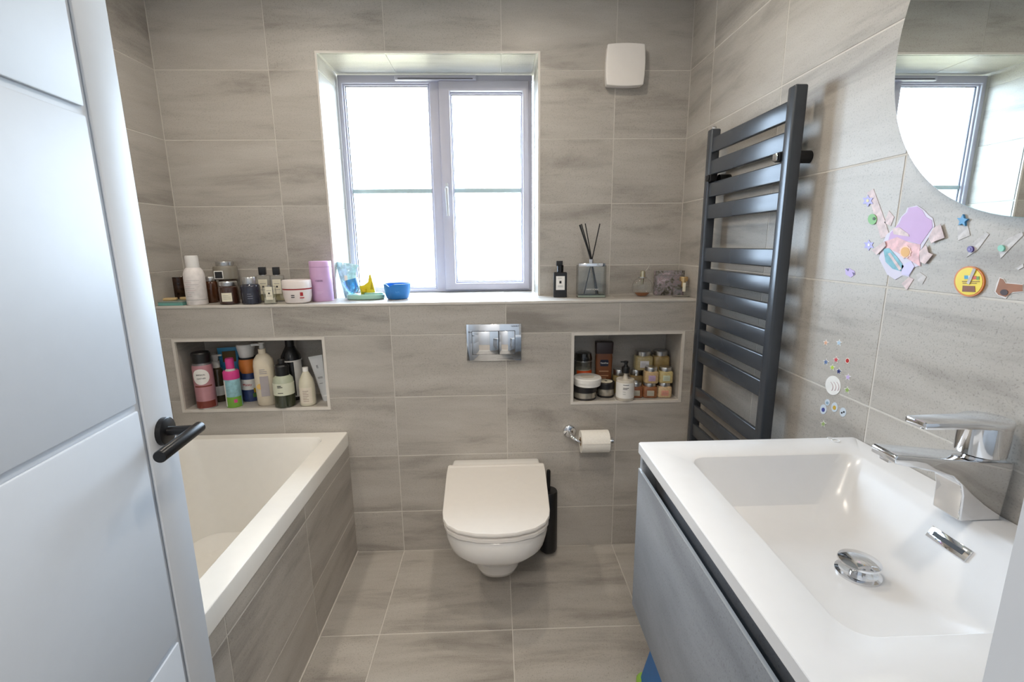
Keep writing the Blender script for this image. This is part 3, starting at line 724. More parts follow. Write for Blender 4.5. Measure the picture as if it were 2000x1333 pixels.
OIL = mat('pale_cologne', (176, 168, 132), .08, coat=.6, var=.05)
def cologne(t, r, h, bh, capm=BLACK, liquid=OIL, lw=.62, lab=(.30, .86)):
    d = r*.72
    b = loft('glass', [rrect(-r, r, -d, d, .004, 0, 3), rrect(-r, r, -d, d, .004, bh-.003, 3), rrect(-r+.003, r-.003, -d+.003, d-.003, .004, bh, 3)], CLEAR, t, True, True)
    loft('cologne', [rrect(-r+.003, r-.003, -d+.003, d-.003, .003, .005, 3), rrect(-r+.003, r-.003, -d+.003, d-.003, .003, bh*.36, 3)], liquid, t, True, True)
    if capm: box('cap', (-r*.5, r*.5), (-r*.5, r*.5), (bh+.003, h), capm, t, .002)
    lathe('neck', [(r*.36, bh), (r*.36, bh+.004)], STEEL, t, 16)
    y = -d-.0008
    pl_ = box('paper_label', (-r*lw, r*lw), (y, y+.001), (bh*lab[0], bh*lab[1]), CARD, t); zc = bh*(lab[0]+lab[1])/2
    box('emblem', (-r*.13, r*.13), (y-.0006, y), (zc-r*.14, zc+r*.14), INK, pl_); lines('print', -r*.4, r*.4, [zc-r*.5, zc+r*.45], r*.06, GREYINK, pl_, y-.0004)
t, r, h = item('cologne_bottle', 'taller square cologne bottle with black cap nearer the navy jar', 'perfume', 508, 533, 522, .130, LZ); cologne(t, r, h, h*.755)
t, r, h = item('cologne_bottle', 'square cologne bottle with black cap nearer the white cream tub', 'perfume', 535, 559, 522, .130, LZ); cologne(t, r, h, h*.755)
t, r, h = item('cologne_vial', 'small clear cologne vial in front of the two square bottles', 'perfume', 519, 541, 554, .030, LZ); cologne(t, r, h, h*.86, None, mat('thin_liquid', (186, 180, 160), .1, coat=.5), .55, (.25, .98)); 

t, r, h = item('cream_tub', 'white cream tub with red stripe beside the pink canister', 'jar', 557, 611, 547, .055, LZ)
TUB = mat('tub_white', (236, 226, 222), .35)
lathe('pot', [(r*.72, 0), (r*.86, .006), (r*.96, h*.3), (r*.985, h*.60)], TUB, t); lathe('stripe', [(r*.987, h*.60), (r*.987, h*.655)], mat('red_stripe', (158, 28, 36), .4), t)
lathe('lid', [(r, h*.655), (r, h*.95), (r*.95, h)], TUB, t); lines('print', -.018, -.004, [h*.36, h*.28], h*.035, INK, t, wrap=r*.975)
arc_label('berry_emblem', r*.965, h*.34, h*.50, 18, 30, mat('berry_red', (170, 40, 46), .5), t, 5); arc_label('emblem_text', r*.95, h*.24, h*.28, 16, 34, mat('berry_red', (170, 40, 46), .5), t, 5)
t, r, h = item('pink_canister', 'tall lilac-pink canister standing at the window edge', 'canister', 612, 653, 510.5, .130, LZ)
PINK = mat('lilac_metal', (216, 176, 216), .35, .1, var=.03)
lathe('body', [(r*.98, 0), (r, .002), (r, h*.855)], PINK, t, 40); lathe('seam', [(r*.985, h*.853), (r*.985, h*.862)], mat('lilac_dark', (150, 110, 156), .4), t, 40); lathe('lid', [(r, h*.862), (r, h-.003), (r*.97, h)], PINK, t, 40)
text('lettering', 'CHANEL', .0085, mat('plum_ink', (96, 60, 100), .5), t, -.004, h*.52, wrap=r); lines('print', -.016, .010, [h*.58, h*.24, h*.20], h*.008, mat('pale_pink_print', (232, 206, 232), .5), t, wrap=r)

# --- window sill things
t, r, h = item('plastic_pouch', 'crumpled pale blue plastic pouch leaning at the window corner', 'pouch', 664, 704, 511, .235, LZ, k=0)
POUCH = mat('pouch_film', (178, 220, 232), .18, coat=.5, var=.22, scale=55, bump=.8)
V = []; F = []; NN = 14
rnd = random.Random(3)
for side in (0, 1):
    for i in range(NN+1):
        for j in range(NN+1):
            a, b = i/NN*2-1, j/NN
            wx = r*(.42+.62*b)*(1.0)
            th_ = (.016*(1-a*a)*(1-b)**.5+.002)*(1 if b < .98 else .2)
            n_ = .0045*math.sin(9*a+5*b*side+side)*math.sin(11*b+3*a) + rnd.uniform(-.0016, .0016)
            edge = abs(a) > .99 or b > .99 or b < .01
            yo = 0 if edge else (th_+n_)*(-1 if side == 0 else 1)
            V.append((a*wx-.010*b+(.006 if b > .9 else 0)*a, yo+.02*b, h*b*(1-.10*(a+1)/2*b)))
for side in (0, 1):
    o_ = side*(NN+1)**2
    for i in range(NN):
        for j in range(NN):
            q = o_+i*(NN+1)+j; F.append((q, q+NN+1, q+NN+2, q+1))
mesh('film', V, F, POUCH, t, True, 60)
o = box('fish_print', (-.010, .004), (-.021, -.019), (h*.36, h*.62), mat('cream_print', (232, 226, 206), .5), t, .0005)
t, r, h = item('toy_tray', 'pale green oval toy boat with yellow sail on the sill', 'toy', 680, 753, 562, .170, LZ, k=0)
MINT = mat('mint_plastic', (160, 204, 188), .35)
lathe('hull', [(r*.92, 0), (r, .004), (r*1.0, .019), (r*.96, .023)], MINT, t, 40, 2.3, 1, .62)
lathe('deck_step', [(r*.5, .022), (r*.5, .028), (r*.47, .030)], MINT, t, 32, 2.2, 1, .6, (r*.42, 0, 0))
YEL = mat('yellow_plastic', (226, 204, 40), .35)
sx0 = -r*.25
prism('yellow_sail', [(sx0, .020), (sx0+.066, .020), (sx0+.064, .040), (sx0+.050, .112), (sx0+.043, .112), (sx0+.036, .078), (sx0+.016, .064), (sx0-.004, .060)], 'y', -.006, .006, YEL, t, .0015)
prism('sail_window', [(sx0+.044, .044), (sx0+.059, .044), (sx0+.052, .078)], 'y', -.0072, .0072, mat('yellow_dark', (186, 162, 20), .4), t)
lathe('yellow_wheel', [(.012, -.006), (.012, .006)], mat('amber_wheel', (222, 186, 20), .35), t, 20, loc=(sx0+.014, -.009, .040))
sc = lathe('blue_scoop', [(.003, 0), (.016, .003), (.025, .014), (.030, .034), (.031, .052), (.029, .052), (.027, .034), (.022, .015), (.004, .004)], glassmat('blue_clear', (196, 228, 248), .2), t, 28, closed=False)
sc.location = (-r*.55, -.012, .026); sc.scale = (1.15, 1.1, 1.3); sc.rotation_euler = (0, math.radians(-14), 0)
lathe('red_dot', [(.010, 0), (.010, .002)], mat('coral_red', (206, 72, 84), .5), t, 18, loc=(-r*.50, -.012, .030))
t, r, h = item('blue_bowl', 'bright blue plastic bowl with pouring lip on the sill', 'bowl', 752, 804, 554, .165, LZ, k=0)
BLUEB = mat('blue_bowl_plastic', (44, 128, 206), .35)
V = []; F = []; seg = 48
prf = [(.70, 0), (.80, .06), (.92, .4), (.985, .85), (1., 1.), (.955, 1.), (.93, .82), (.87, .4), (.74, .14), (.02, .12)]
for k, (q, zq) in enumerate(prf):
    for i in range(seg):
        a = 2*PI*i/seg; dip = math.exp(-((a-math.radians(248))/.20)**2)
        rr = r*q*(1+.07*dip*(zq > .5)); V.append((rr*math.cos(a), rr*math.sin(a), h*zq-(.010*dip if zq > .8 else 0)))
for k in range(len(prf)-1):
    for i in range(seg):
        j = (i+1) % seg; F.append((k*seg+i, k*seg+j, (k+1)*seg+j, (k+1)*seg+i))
F.append(tuple(range(seg))[::-1]); F.append(tuple(range((len(prf)-1)*seg, len(prf)*seg)))
mesh('bowl', V, F, BLUEB, t, True, 50)
text('moulded_marks', 'O1', .014, mat('pale_blue_mark', (96, 164, 224), .4), t, .012, h*.5, wrap=r*.92)

# --- ledge, right of the window
t, r, h = item('black_lotion_bottle', 'matte black pump bottle with white label beside the reed diffuser', 'bottle', 1081, 1106, 510, .145, LZ)
d = r*.75; bh = h*.69
loft('body', [rrect(-r, r, -d, d, .003, 0, 3), rrect(-r, r, -d, d, .003, bh-.003, 3), rrect(-r+.003, r-.003, -d+.003, d-.003, .003, bh, 3)], BLACK, t, True, True)
lathe('pump_collar', [(r*.5, bh), (r*.5, h*.88)], mat('black_gloss', (18, 18, 20), .15), t, 20); box('pump_head', (-r*.62, r*.36), (-r*.34, r*.34), (h*.86, h), BLACK, t, .002)
box('paper_label', (-r*.66, r*.66), (-d-.001, -d), (bh*.30, bh*.85), WLAB, t); box('emblem', (-r*.16, r*.16), (-d-.0016, -d-.0008), (bh*.56, bh*.66), INK, t); lines('print', -r*.4, r*.4, [bh*.42, bh*.46, bh*.76], bh*.012, GREYINK, t, -d-.0014)
t, r, h = item('reed_diffuser', 'square glass reed diffuser with silver collar and black reeds', 'diffuser', 1126, 1180, 514, .130, LZ, k=.35)
ringw = .005
loft('glass', [rrect(-r, r, -r*.62, r*.62, .006, 0, 4), rrect(-r, r, -r*.62, r*.62, .006, h*.93, 4), rrect(-r+.004, r-.004, -r*.62+.004, r*.62-.004, .005, h*.93, 4), rrect(-r+.004, r-.004, -r*.62+.004, r*.62-.004, .005, .010, 4)], CLEAR, t, True, True)
box('glass_base', (-r+.004, r-.004), (-r*.6+.003, r*.6-.003), (.002, .010), mat('green_glass_edge', (150, 164, 152), .1, coat=.5), t)
box('collar', (-r*.94, r*.90), (-r*.64, r*.5), (h*.90, h), CHROME, t, .002); lathe('neck_band', [(.010, h), (.010, h+.016)], STEEL, t, 16, loc=(0, -.004, 0))
text('lettering', 'NEW YORK', .010, WLAB, t, .002, h*.24, -r*.62-.0012)
for i, (u, v, x0, x1) in enumerate([(1132, 440, .0, .030), (1136, 438, .001, .034), (1143.5, 437, .002, .024), (1172, 437.5, .001, -.030), (1134, 439, -.002, .028)]):
    p = on('y', .126, u, v)
    zt = p.z-LZ; xt = p.x-t.location.x
    tube('reed', [(x1, .004*(i-2), .012), (x0, -.004+.002*(i-2), h+.008), (xt, -.006+.003*i, zt)], .0025, BLACK, t, 8)
t, r, h = item('round_perfume', 'round glass perfume bottle with amber liquid and silver neck', 'perfume', 1233, 1272, 529, .120, LZ)
ball = [(r*math.sin(a), r*.98-r*math.cos(a)) for a in [math.radians(x) for x in (28, 40, 55, 70, 90, 110, 130, 148, 160)]]
zb0 = ball[0][1]; ball = [(a, z-zb0) for a, z in ball]
lathe('glass', ball, CLEAR, t, 36, 2, 1, .6); lathe('perfume', [(q*.9, z+.003) for q, z in ball[:3]]+[(r*.78, ball[2][1]+.004)], mat('amber_perfume', (150, 82, 28), .1, coat=.4), t, 32, 2, 1, .6)
lathe('collar', [(r*.40, ball[-1][1]), (r*.40, ball[-1][1]+.004)], STEEL, t, 18); lathe('stopper', [(r*.26, ball[-1][1]+.004), (r*.24, h-.002), (r*.16, h)], mat('champagne_metal', (206, 196, 168), .25, .9), t, 16)
lathe('stem', [(r*.10, ball[-1][1]-.03), (r*.14, ball[-1][1])], mat('champagne_metal', (206, 196, 168), .25, .9), t, 10)
tube('loop_tube', [(r*.22, 0, h-.004), (r*.40, 0, h+.006), (r*.56, 0, h+.020), (r*.58, 0, h+.032)], .0011, mat('clear_tube', (206, 204, 190), .3), t, 6)
t, r, h = item('floral_box', 'grey-lilac floral printed box on the ledge behind the gold-capped perfume', 'box', 1277, 1340, 529, .165, LZ, k=.1)
M = bpy.data.materials.new('floral_paper'); M.use_nodes = True; nt = M.node_tree; b = nt.nodes['Principled BSDF']; b.inputs['Roughness'].default_value = .5
v_ = nt.nodes.new('ShaderNodeTexNoise'); v_.inputs['Scale'].default_value = 38; v_.inputs['Detail'].default_value = 3; v_.inputs['Distortion'].default_value = 1.2; rp = nt.nodes.new('ShaderNodeValToRGB'); e = rp.color_ramp.elements
e[0].position = .32; e[0].color = lin((58, 54, 50))+(1,); e[1].position = .70; e[1].color = lin((188, 176, 186))+(1,)
for p_, c_ in ((.42, (104, 100, 88)), (.50, (140, 136, 142)), (.60, (150, 132, 136))): q = e.new(p_); q.color = lin(c_)+(1,)
tc_ = nt.nodes.new('ShaderNodeTexCoord'); nt.links.new(tc_.outputs['Object'], v_.inputs['Vector']); nt.links.new(v_.outputs['Fac'], rp.inputs['Fac']); nt.links.new(rp.outputs['Color'], b.inputs['Base Color'])
box('carton', (-r, r), (-.020, .020), (0, h), M, t, .0008); box('carton_lid_seam', (-r-.0004, r+.0004), (-.0204, .0204), (h*.80, h*.81), mat('seam_brown', (90, 80, 74), .6), t)
t, r, h = item('gold_cap_perfume', 'low clear perfume bottle with gold cap at the right ledge end', 'perfume', 1313, 1351, 541, .085, LZ)
gh = h*.50
loft('glass', [rrect(-r, r, -r*.5, r*.5, .008, 0, 4), rrect(-r, r, -r*.5, r*.5, .008, gh*.9, 4), rrect(-r*.8, r*.8, -r*.4, r*.4, .008, gh, 4)], CLEAR, t, True, True)
GOLD = mat('pale_gold', (222, 190, 140), .22, .9)
lathe('spray_neck', [(r*.22, gh), (r*.22, h*.78)], GOLD, t, 16); lathe('cap', [(r*.40, h*.78), (r*.42, h*.97), (r*.38, h)], GOLD, t, 22); box('ribbon_tag', (-r*.14, r*.14), (-r*.56, -r*.52), (h*.28, h*.72), CARD, t, .0005)
lathe('dip_base', [(r*.7, .003), (r*.7, .006)], mat('glass_foot', (176, 170, 158), .1, coat=.4), t, 20, 2.6, 1, .5)

# --- recess above the bath
def pump_head(t, r0, z0, z1, material, spout=.018):
    lathe('pump_collar', [(r0, z0), (r0, z0+(z1-z0)*.45)], material, t, 20); lathe('pump_stem', [(r0*.45, z0+(z1-z0)*.4), (r0*.45, z0+(z1-z0)*.8)], material, t, 12)
    box('pump_nozzle', (-r0*.8, spout), (-r0*.55, r0*.55), (z0+(z1-z0)*.78, z1), material, t, .0025)
t, r, h = item('shaving_foam_can', 'pink foam aerosol can with dark cap at the left of the recess', 'aerosol', 380, 416, 688, .040, NZ)
lathe('can', [(r*.96, 0), (r, .004), (r, h*.74), (r*.93, h*.78)], mat('dusky_pink', (190, 138, 146), .3, .2), t); lathe('base_rim', [(r*1.02, 0), (r*1.02, .004)], STEEL, t)
lathe('shoulder', [(r*.93, h*.78), (r*.80, h*.83)], mat('grey_shoulder', (128, 126, 128), .3, .6), t); lathe('cap', [(r*.90, h*.82), (r*.92, h*.98), (r*.84, h)], BLACK, t)
arc_ellipse('oval_label', r, h*.585, h*.14, -52, 46, WLAB, t); text('lettering', 'IMPERIAL', .0085, INK, t, -.001, h*.62, wrap=r); text('lettering', 'LEATHER', .0085, INK, t, -.001, h*.555, wrap=r)
RUST = mat('rust_swirl', (122, 54, 44), .4); arc_label('swirl_band', r, h*.02, h*.14, -60, 65, RUST, t, 10, .0005); arc_label('swirl_band', r, h*.40, h*.425, -48, 55, RUST, t)
t, r, h = item('brown_pump_bottle', 'slim dark bottle with white pump behind the foam can', 'bottle', 413, 438, 693, .125, NZ)
lathe('bottle', [(r*.92, 0), (r, .004), (r, h*.62), (r*.8, h*.70), (r*.5, h*.73)], mat('olive_glass', (72, 62, 46), .15, coat=.5), t); lathe('pump_collar', [(r*.56, h*.72), (r*.56, h*.86)], WLAB, t); lathe('pump_head', [(r*.36, h*.86), (r*.44, h*.98), (r*.38, h)], WLAB, t)
box('pump_nozzle', (0, r*.95), (-.004, .004), (h*.96, h*.995), WLAB, t, .001); arc_label('paper_label', r, h*.14, h*.34, -60, 62, WLAB, t)
t, r, h = item('kids_tube', 'sky blue squeeze tube standing at the back of the recess', 'tube', 434, 472, 679, .175, NZ)
SKY = mat('sky_blue_tube', (70, 160, 206), .35)
loft('tube', [rrect(-r*.8, r*.8, -.016, .016, .014, .02, 4), rrect(-r*.85, r*.85, -.014, .014, .012, h*.4, 4), rrect(-r*.95, r*.95, -.006, .006, .005, h*.85, 4), rrect(-r, r, -.002, .002, .0015, h, 4)], SKY, t, True, True)
lathe('cap', [(r*.6, 0), (r*.62, .02)], mat('green_cap', (76, 140, 62), .4), t); box('brown_print', (-r*.55, r*.65), (-.0095, -.0055), (h*.72, h*.93), mat('brown_print', (112, 84, 30), .5), t, .0005)
t, r, h = item('kids_wash_bottle', 'small kids bottle with pink cap and green blue print', 'bottle', 438, 467, 700, .045, NZ)
lathe('bottle', [(r*.95, 0), (r, .003), (r, h*.58)], mat('meadow_print', (150, 196, 206), .4, var=.2, scale=55), t); lathe('pink_band', [(r*1.01, h*.58), (r*1.01, h*.72), (r*.9, h*.75)], mat('hot_pink', (214, 66, 140), .35), t)
lathe('neck', [(r*.7, h*.75), (r*.5, h*.79)], mat('clear_neck', (190, 196, 190), .2), t); lathe('cap', [(r*.52, h*.79), (r*.54, h*.97), (r*.46, h)], mat('hot_pink', (214, 66, 140), .35), t)
arc_label('grass_print', r, h*.0, h*.22, -70, 70, mat('grass_green', (116, 166, 62), .5), t); arc_label('flower_print', r, h*.10, h*.17, 8, 32, mat('hot_pink', (214, 66, 140), .35), t, 5); arc_label('side_strip', r, h*.02, h*.56, -72, -48, WLAB, t)
t, r, h = item('bubble_bath_bottle', 'kids bubble bath bottle with white cap and orange neck', 'bottle', 470, 505, 672, .125, NZ)
lathe('body', [(r*.84, 0), (r*.92, .004), (r*.95, h*.24), (r*.88, h*.44), (r*.80, h*.50)], mat('navy_print', (48, 64, 108), .35, var=.35, scale=40), t); lathe('base', [(r*.86, 0), (r*.86, .004)], WLAB, t)
lathe('orange_neck', [(r*.74, h*.50), (r*.90, h*.56), (r*.92, h*.68), (r*.84, h*.75)], mat('orange_plastic', (214, 130, 62), .4), t); lathe('dark_brim', [(r*.86, h*.745), (r*.86, h*.775)], INK, t)
lathe('cap', [(r*.74, h*.775), (r*.96, h*.97), (r*.88, h)], WLAB, t); arc_label('cloud_print', r*.93, h*.22, h*.40, -62, 40, WLAB, t, 10, .0012); text('lettering', 'Matey', .016, mat('logo_red', (190, 36, 40), .5), t, -.006, h*.31, wrap=r*.955)
arc_label('yellow_print', r*.95, h*.16, h*.24, 28, 60, mat('print_yellow', (214, 176, 50), .5), t, 5, .001); arc_label('green_print', r*.95, h*.08, h*.15, 20, 55, mat('print_green', (90, 130, 70), .5), t, 5, .001)
t, r, h = item('cream_wash_bottle', 'large cream body wash bottle with clear pump in the recess', 'bottle', 499, 537, 669, .060, NZ)
CREAMB = mat('cream_plastic', (222, 210, 188), .35)
lathe('bottle', [(r*.84, 0), (r*.94, .006), (r, h*.3), (r, h*.64), (r*.92, h*.73), (r*.60, h*.80), (r*.34, h*.83)], CREAMB, t, 36, 2.2, 1, .75); lathe('neck', [(r*.36, h*.82), (r*.36, h*.90)], CREAMB, t, 20)
lathe('pump', [(r*.24, h*.90), (r*.20, h*.97), (r*.30, h*.975), (r*.28, h)], mat('clear_pump', (206, 206, 204), .2), t, 16); box('pump_nozzle', (-r*.95, -r*.1), (-.004, .004), (h*.95, h*.985), mat('clear_pump', (206, 206, 204), .2), t, .001)
LILAC = mat('lilac_print', (172, 164, 166), .5); y_ = -r*.755
box('printed_panel', (-r*.38, r*.42), (y_-.0008, y_+.002), (h*.16, h*.48), LILAC, t); lines('print', -r*.35, r*.35, [h*.52, h*.55, h*.58], h*.012, LILAC, t, y_-.0003); lathe('flower_print', [(r*.30, 0), (r*.30, .001)], mat('honey_print', (226, 188, 112), .5), t, 14).matrix_local = Matrix.Translation((-r*.45, y_+.003, h*.32)) @ Matrix.Rotation(PI/2, 4, 'X')
t, r, h = item('black_shampoo_bottle', 'tall black bottle with white label at the back of the recess', 'bottle', 553, 592, 664, .140, NZ)
lathe('bottle', [(r*.92, 0), (r, .004), (r, h*.64), (r*.9, h*.74), (r*.52, h*.86), (r*.40, h*.90)], mat('black_bottle', (30, 30, 32), .25), t); lathe('cap', [(r*.42, h*.89), (r*.42, h)], BLACK, t); arc_label('white_panel', r, h*.08, h*.655, 20, 75, WLAB, t); lathe('white_band', [(r*1.006, h*.655), (r*1.006, h*.675)], WLAB, t); lathe('white_band', [(r*1.006, h*.06), (r*1.006, h*.085)], WLAB, t)
t, r, h = item('green_wash_bottle', 'squat dark green bottle with white label and black cap', 'bottle', 533, 572, 702, .033, NZ)
lathe('bottle', [(r*.94, 0), (r, .004), (r, h*.50), (r*.92, h*.60), (r*.62, h*.67), (r*.5, h*.69)], mat('moss_glass', (46, 52, 34), .15, coat=.5), t); lathe('cap', [(r*.64, h*.66), (r*.66, h*.86), (r*.56, h*.89), (r*.3, h*.90)], BLACK, t); lathe('pump_top', [(r*.30, h*.90), (r*.34, h*.985), (r*.30, h)], BLACK, t, 16)
arc_label('paper_label', r, h*.27, h*.52, -85, 88, mat('pale_green_label', (214, 216, 196), .5), t, 16); lathe('misty_shoulder', [(r*1.004, h*.50), (r*.93, h*.60), (r*.66, h*.665)], mat('pale_green_glass', (176, 182, 160), .25, coat=.4), t); lines('print', -.020, .002, [h*.32, h*.44, h*.47], h*.014, INK, t, wrap=r)
t, r, h = item('white_conditioner_bottle', 'small off-white bottle with narrow neck and printed label', 'bottle', 583, 613, 718, .042, NZ)
lathe('bottle', [(r*.90, 0), (r, .005), (r, h*.52), (r*.86, h*.68), (r*.48, h*.84), (r*.34, h*.90)], mat('oat_plastic', (208, 202, 182), .4), t); lathe('cap', [(r*.36, h*.90), (r*.36, h)], WLAB, t, 20); arc_label('paper_label', r, h*.08, h*.50, -62, 40, mat('oat_label', (222, 212, 196), .6), t); lines('print', -.016, .008, [h*(.14+.045*k) for k in range(7)], h*.010, mat('brown_ink', (120, 92, 80), .6), t, wrap=r)
x, w, h = spot(612, 640, 690, .10, NZ)
t = thing('white_tube', 'white squeeze tube leaning in the right corner of the recess', 'tube', (-.712, .100, NZ+.0006), 0)
TB = mat('white_tube', (226, 228, 230), .35); lean = math.radians(-10)
tt = bpy.data.objects.new('tube_body', None)
o = loft('tube', [rrect(-.020, .020, -.014, .014, .012, .026, 4), rrect(-.024, .024, -.012, .012, .010, .10, 4), rrect(-.030, .030, -.005, .005, .004, .19, 4), rrect(-.033, .033, -.0015, .0015, .001, .215, 4)], TB, t, True, True); o.rotation_euler = (0, lean, 0)
o2 = lathe('cap', [(.019, 0), (.020, .003), (.020, .024), (.017, .028)], TB, t, 24); o2.rotation_euler = (0, lean, 0)
o3 = text('emblem', 'E', .020, GREYINK, t, 0, .165, -.010); o3.rotation_euler = (0, lean, 0)
o4 = lines('print', -.010, .012, [.11, .115, .085], .002, GREYINK, t, -.0135); o4.rotation_euler = (0, lean, 0)

# --- recess by the towel rail
def n2(name, label, cat, u0, u1, vt, y, zb=NZ, group=None, k=.35): return item(name, label, cat, u0, u1, vt, y, zb, group, k)
t, r, h = n2('candle_jar', 'glass candle jar with orange label at the back left of the recess', 'candle', 1122, 1155, 687, .160)
lathe('glass', [(r*.95, 0), (r, .004), (r, h*.74), (r*.97, h*.78), (r*.92, h*.78), (r*.94, .006)], CLEAR, t, 36, closed=False); lathe('wax', [(r*.93, .004), (r*.93, h*.58)], mat('grey_wax', (176, 174, 160), .5), t, 32)
lathe('glass_lid', [(r*1.0, h*.79), (r*1.02, h*.83), (r*.96, h*.90), (r*.9, h*.97), (r*.6, h)], glassmat('smoky_glass', (150, 150, 148), .2), t, 36); lathe('lid_rim', [(r*1.03, h*.775), (r*1.03, h*.795)], STEEL, t, 36)
arc_label('orange_label', r, h*.18, h*.56, -52, 66, mat('bright_orange', (230, 90, 30), .5), t); lines('print', -.004, .016, [h*.30, h*.40], h*.02, mat('pale_orange', (240, 170, 120), .6), t, wrap=r)
t, r, h = n2('brown_lotion_bottle', 'flat brown lotion bottle with dark cap at the back of the recess', 'bottle', 1161, 1195, 668, .150)
BRN = mat('cocoa_plastic', (122, 72, 40), .35); d = r*.5
loft('bottle', [rrect(-r*.82, r*.82, -d, d, .010, 0, 4), rrect(-r*.88, r*.88, -d, d, .010, h*.35, 4), rrect(-r*.94, r*.94, -d, d, .010, h*.70, 4), rrect(-r*.88, r*.88, -d*.9, d*.9, .009, h*.78, 4)], BRN, t, True, True)
loft('cap', [rrect(-r*.96, r*.96, -d*.95, d*.95, .008, h*.775, 4), rrect(-r*1.0, r*1.0, -d*.95, d*.95, .008, h*.99, 4), rrect(-r*.96, r*.96, -d*.9, d*.9, .007, h, 4)], mat('dark_brown_cap', (52, 36, 34), .35), t, True, True)
prism('shield_emblem', [(-r*.5, h*.60), (-r*.42, h*.66), (r*.42, h*.66), (r*.5, h*.60), (r*.42, h*.53), (-r*.42, h*.53)], 'y', -d-.0012, -d+.001, mat('navy_emblem', (30, 34, 54), .4), t); text('lettering', 'Vaseline', .0115, WLAB, t, 0, h*.595, -d-.0016); lines('print', -r*.55, r*.5, [h*.42, h*.33, h*.28], h*.02, mat('tan_print', (196, 150, 112), .5), t, -d-.0006)
BLK = mat('black_lid', (34, 32, 34), .3); CUT = mat('ribbed_silver', (190, 184, 172), .25, .7)
def tin(t, r, h):
    lathe('jar', [(r*.90, 0), (r*.92, .003), (r*.92, h*.16), (r*.94, h*.18), (r*.94, h*.58)], CUT, t, 40)
    lathe('dark_foot', [(r*.925, .002), (r*.925, h*.15)], BLK, t, 40); lathe('lid', [(r, h*.58), (r, h*.96), (r*.95, h)], BLK, t, 40)
t, r, h = n2('black_lid_jar', 'silver jar with black lid beneath the white round tub', 'jar', 1119, 1166, 752, .055); tin(t, r, h); HT = h; jx = t.location.x
t, r, h = n2('white_round_tub', 'wide white screw-lid tub stacked on the silver jar', 'jar', 1120, 1174, 736, .055, NZ+HT+.0004)
lathe('pot', [(r*.90, 0), (r*.96, .003), (r*.96, h*.45)], WLAB, t, 48); lathe('lid', [(r, h*.46), (r, h*.92), (r*.96, h)], WLAB, t, 48); lathe('top_print', [(r*.5, h), (r*.5, h+.0004)], mat('cream_top', (222, 214, 200), .5), t, 32)
t, r, h = n2('black_lid_jar', 'second silver jar with black lid and cream disc on top', 'jar', 1166, 1201, 745, .075); tin(t, r, h); lathe('cream_disc', [(r*.72, h), (r*.72, h+.0006)], CARD, t, 32); lathe('black_dot', [(r*.16, h+.0006), (r*.16, h+.001)], INK, t, 14)
t, r, h = n2('hand_wash', 'clear-white cylinder hand wash with black pump in the recess', 'soap dispenser', 1204, 1239, 706, .030)
lathe('bottle', [(r*.94, 0), (r, .004), (r, h*.50), (r*.96, h*.535)], mat('milky_plastic', (214, 206, 192), .25, coat=.3), t, 40); arc_label('paper_label', r, h*.07, h*.47, -88, 80, WLAB, t, 16)
lathe('clear_neck', [(r*.30, h*.535), (r*.26, h*.60), (r*.20, h*.64), (r*.24, h*.70)], mat('milky_plastic', (214, 206, 192), .25), t, 18); lathe('pump_collar', [(r*.44, h*.70), (r*.46, h*.82), (r*.40, h*.85)], BLACK, t, 22); lathe('pump_stem', [(r*.26, h*.85), (r*.18, h*.92), (r*.26, h*.97), (r*.24, h)], BLACK, t, 16); box('pump_nozzle', (-r*.60, 0), (-.004, .004), (h*.965, h*.995), BLACK, t, .0015)
lines('print', -.016, .010, [h*.42, h*.34, h*.31], h*.014, INK, t, wrap=r); lines('print', -.016, -.004, [h*.24, h*.18], h*.008, GREYINK, t, wrap=r)
# little square scrub jars with silver lids
def scrub(u0, u1, vt, y, zb, rgb, nm, label, labrgb=(206, 200, 186), lid=STEEL, lab=True):
    t, r, h = n2('scrub_jar', label, 'jar', u0, u1, vt, y, zb, 'square scrub jars with silver lids in the right recess')
    jar(t, r, h, mat(nm, rgb, .22, coat=.5, var=.12, scale=120), lid, .24, 4.5, .8, mat('scrub_label_%d_%d_%d' % labrgb, labrgb, .6) if lab else None, (-.48, .48, .16, .52), .84)
    return h
y1 = .060
G = (176, 160, 116)
hB = scrub(1283, 1311, 746, y1, NZ, (206, 178, 140), 'peach_scrub', 'peach scrub jar at the right end of the bottom row', (214, 150, 130))
scrub(1255, 1283, 746, y1, NZ, (142, 92, 60), 'ginger_scrub', 'ginger-brown scrub jar in the middle of the bottom row', (178, 172, 156))
scrub(1229, 1255, 746, y1+.004, NZ, (134, 82, 54), 'russet_scrub', 'russet scrub jar half hidden behind the hand wash', (178, 172, 156))
scrub(1285, 1312, 716.5, y1, NZ+hB+.0006, (190, 172, 120), 'straw_scrub', 'straw-yellow scrub jar stacked at the right end, upper row', (196, 204, 180))
scrub(1257, 1284, 716.5, y1, NZ+hB+.0006, (192, 164, 122), 'honey_scrub', 'honey scrub jar with lilac label in the upper stacked row', (186, 160, 190))
# back row: tall plain jars that carry two big ones
y2 = .135
h1 = scrub(1229, 1254, 721, y2, NZ, (160, 134, 90), 'olive_salt', 'olive scrub jar in the back row between pump and stacks', (150, 142, 136))
scrub(1196, 1222, 721, y2, NZ, (156, 138, 92), 'moss_salt', 'olive scrub jar in the back row left of the pump', lab=False)
h2 = scrub(1262, 1290, 721, y2, NZ, (150, 120, 84), 'tan_salt', 'tan scrub jar at the back behind the stacked rows', lab=False)
scrub(1237, 1271, 684.5, y2, NZ+h1+.0006, G, 'pale_green_scrub', 'largest pale green scrub jar on top at the back with white label', (212, 210, 214))
scrub(1272, 1303, 684.5, y2, NZ+max(h1, h2)+.0006, (158, 134, 86), 'khaki_scrub', 'khaki scrub jar on top at the back beside the pale green one', lab=False)

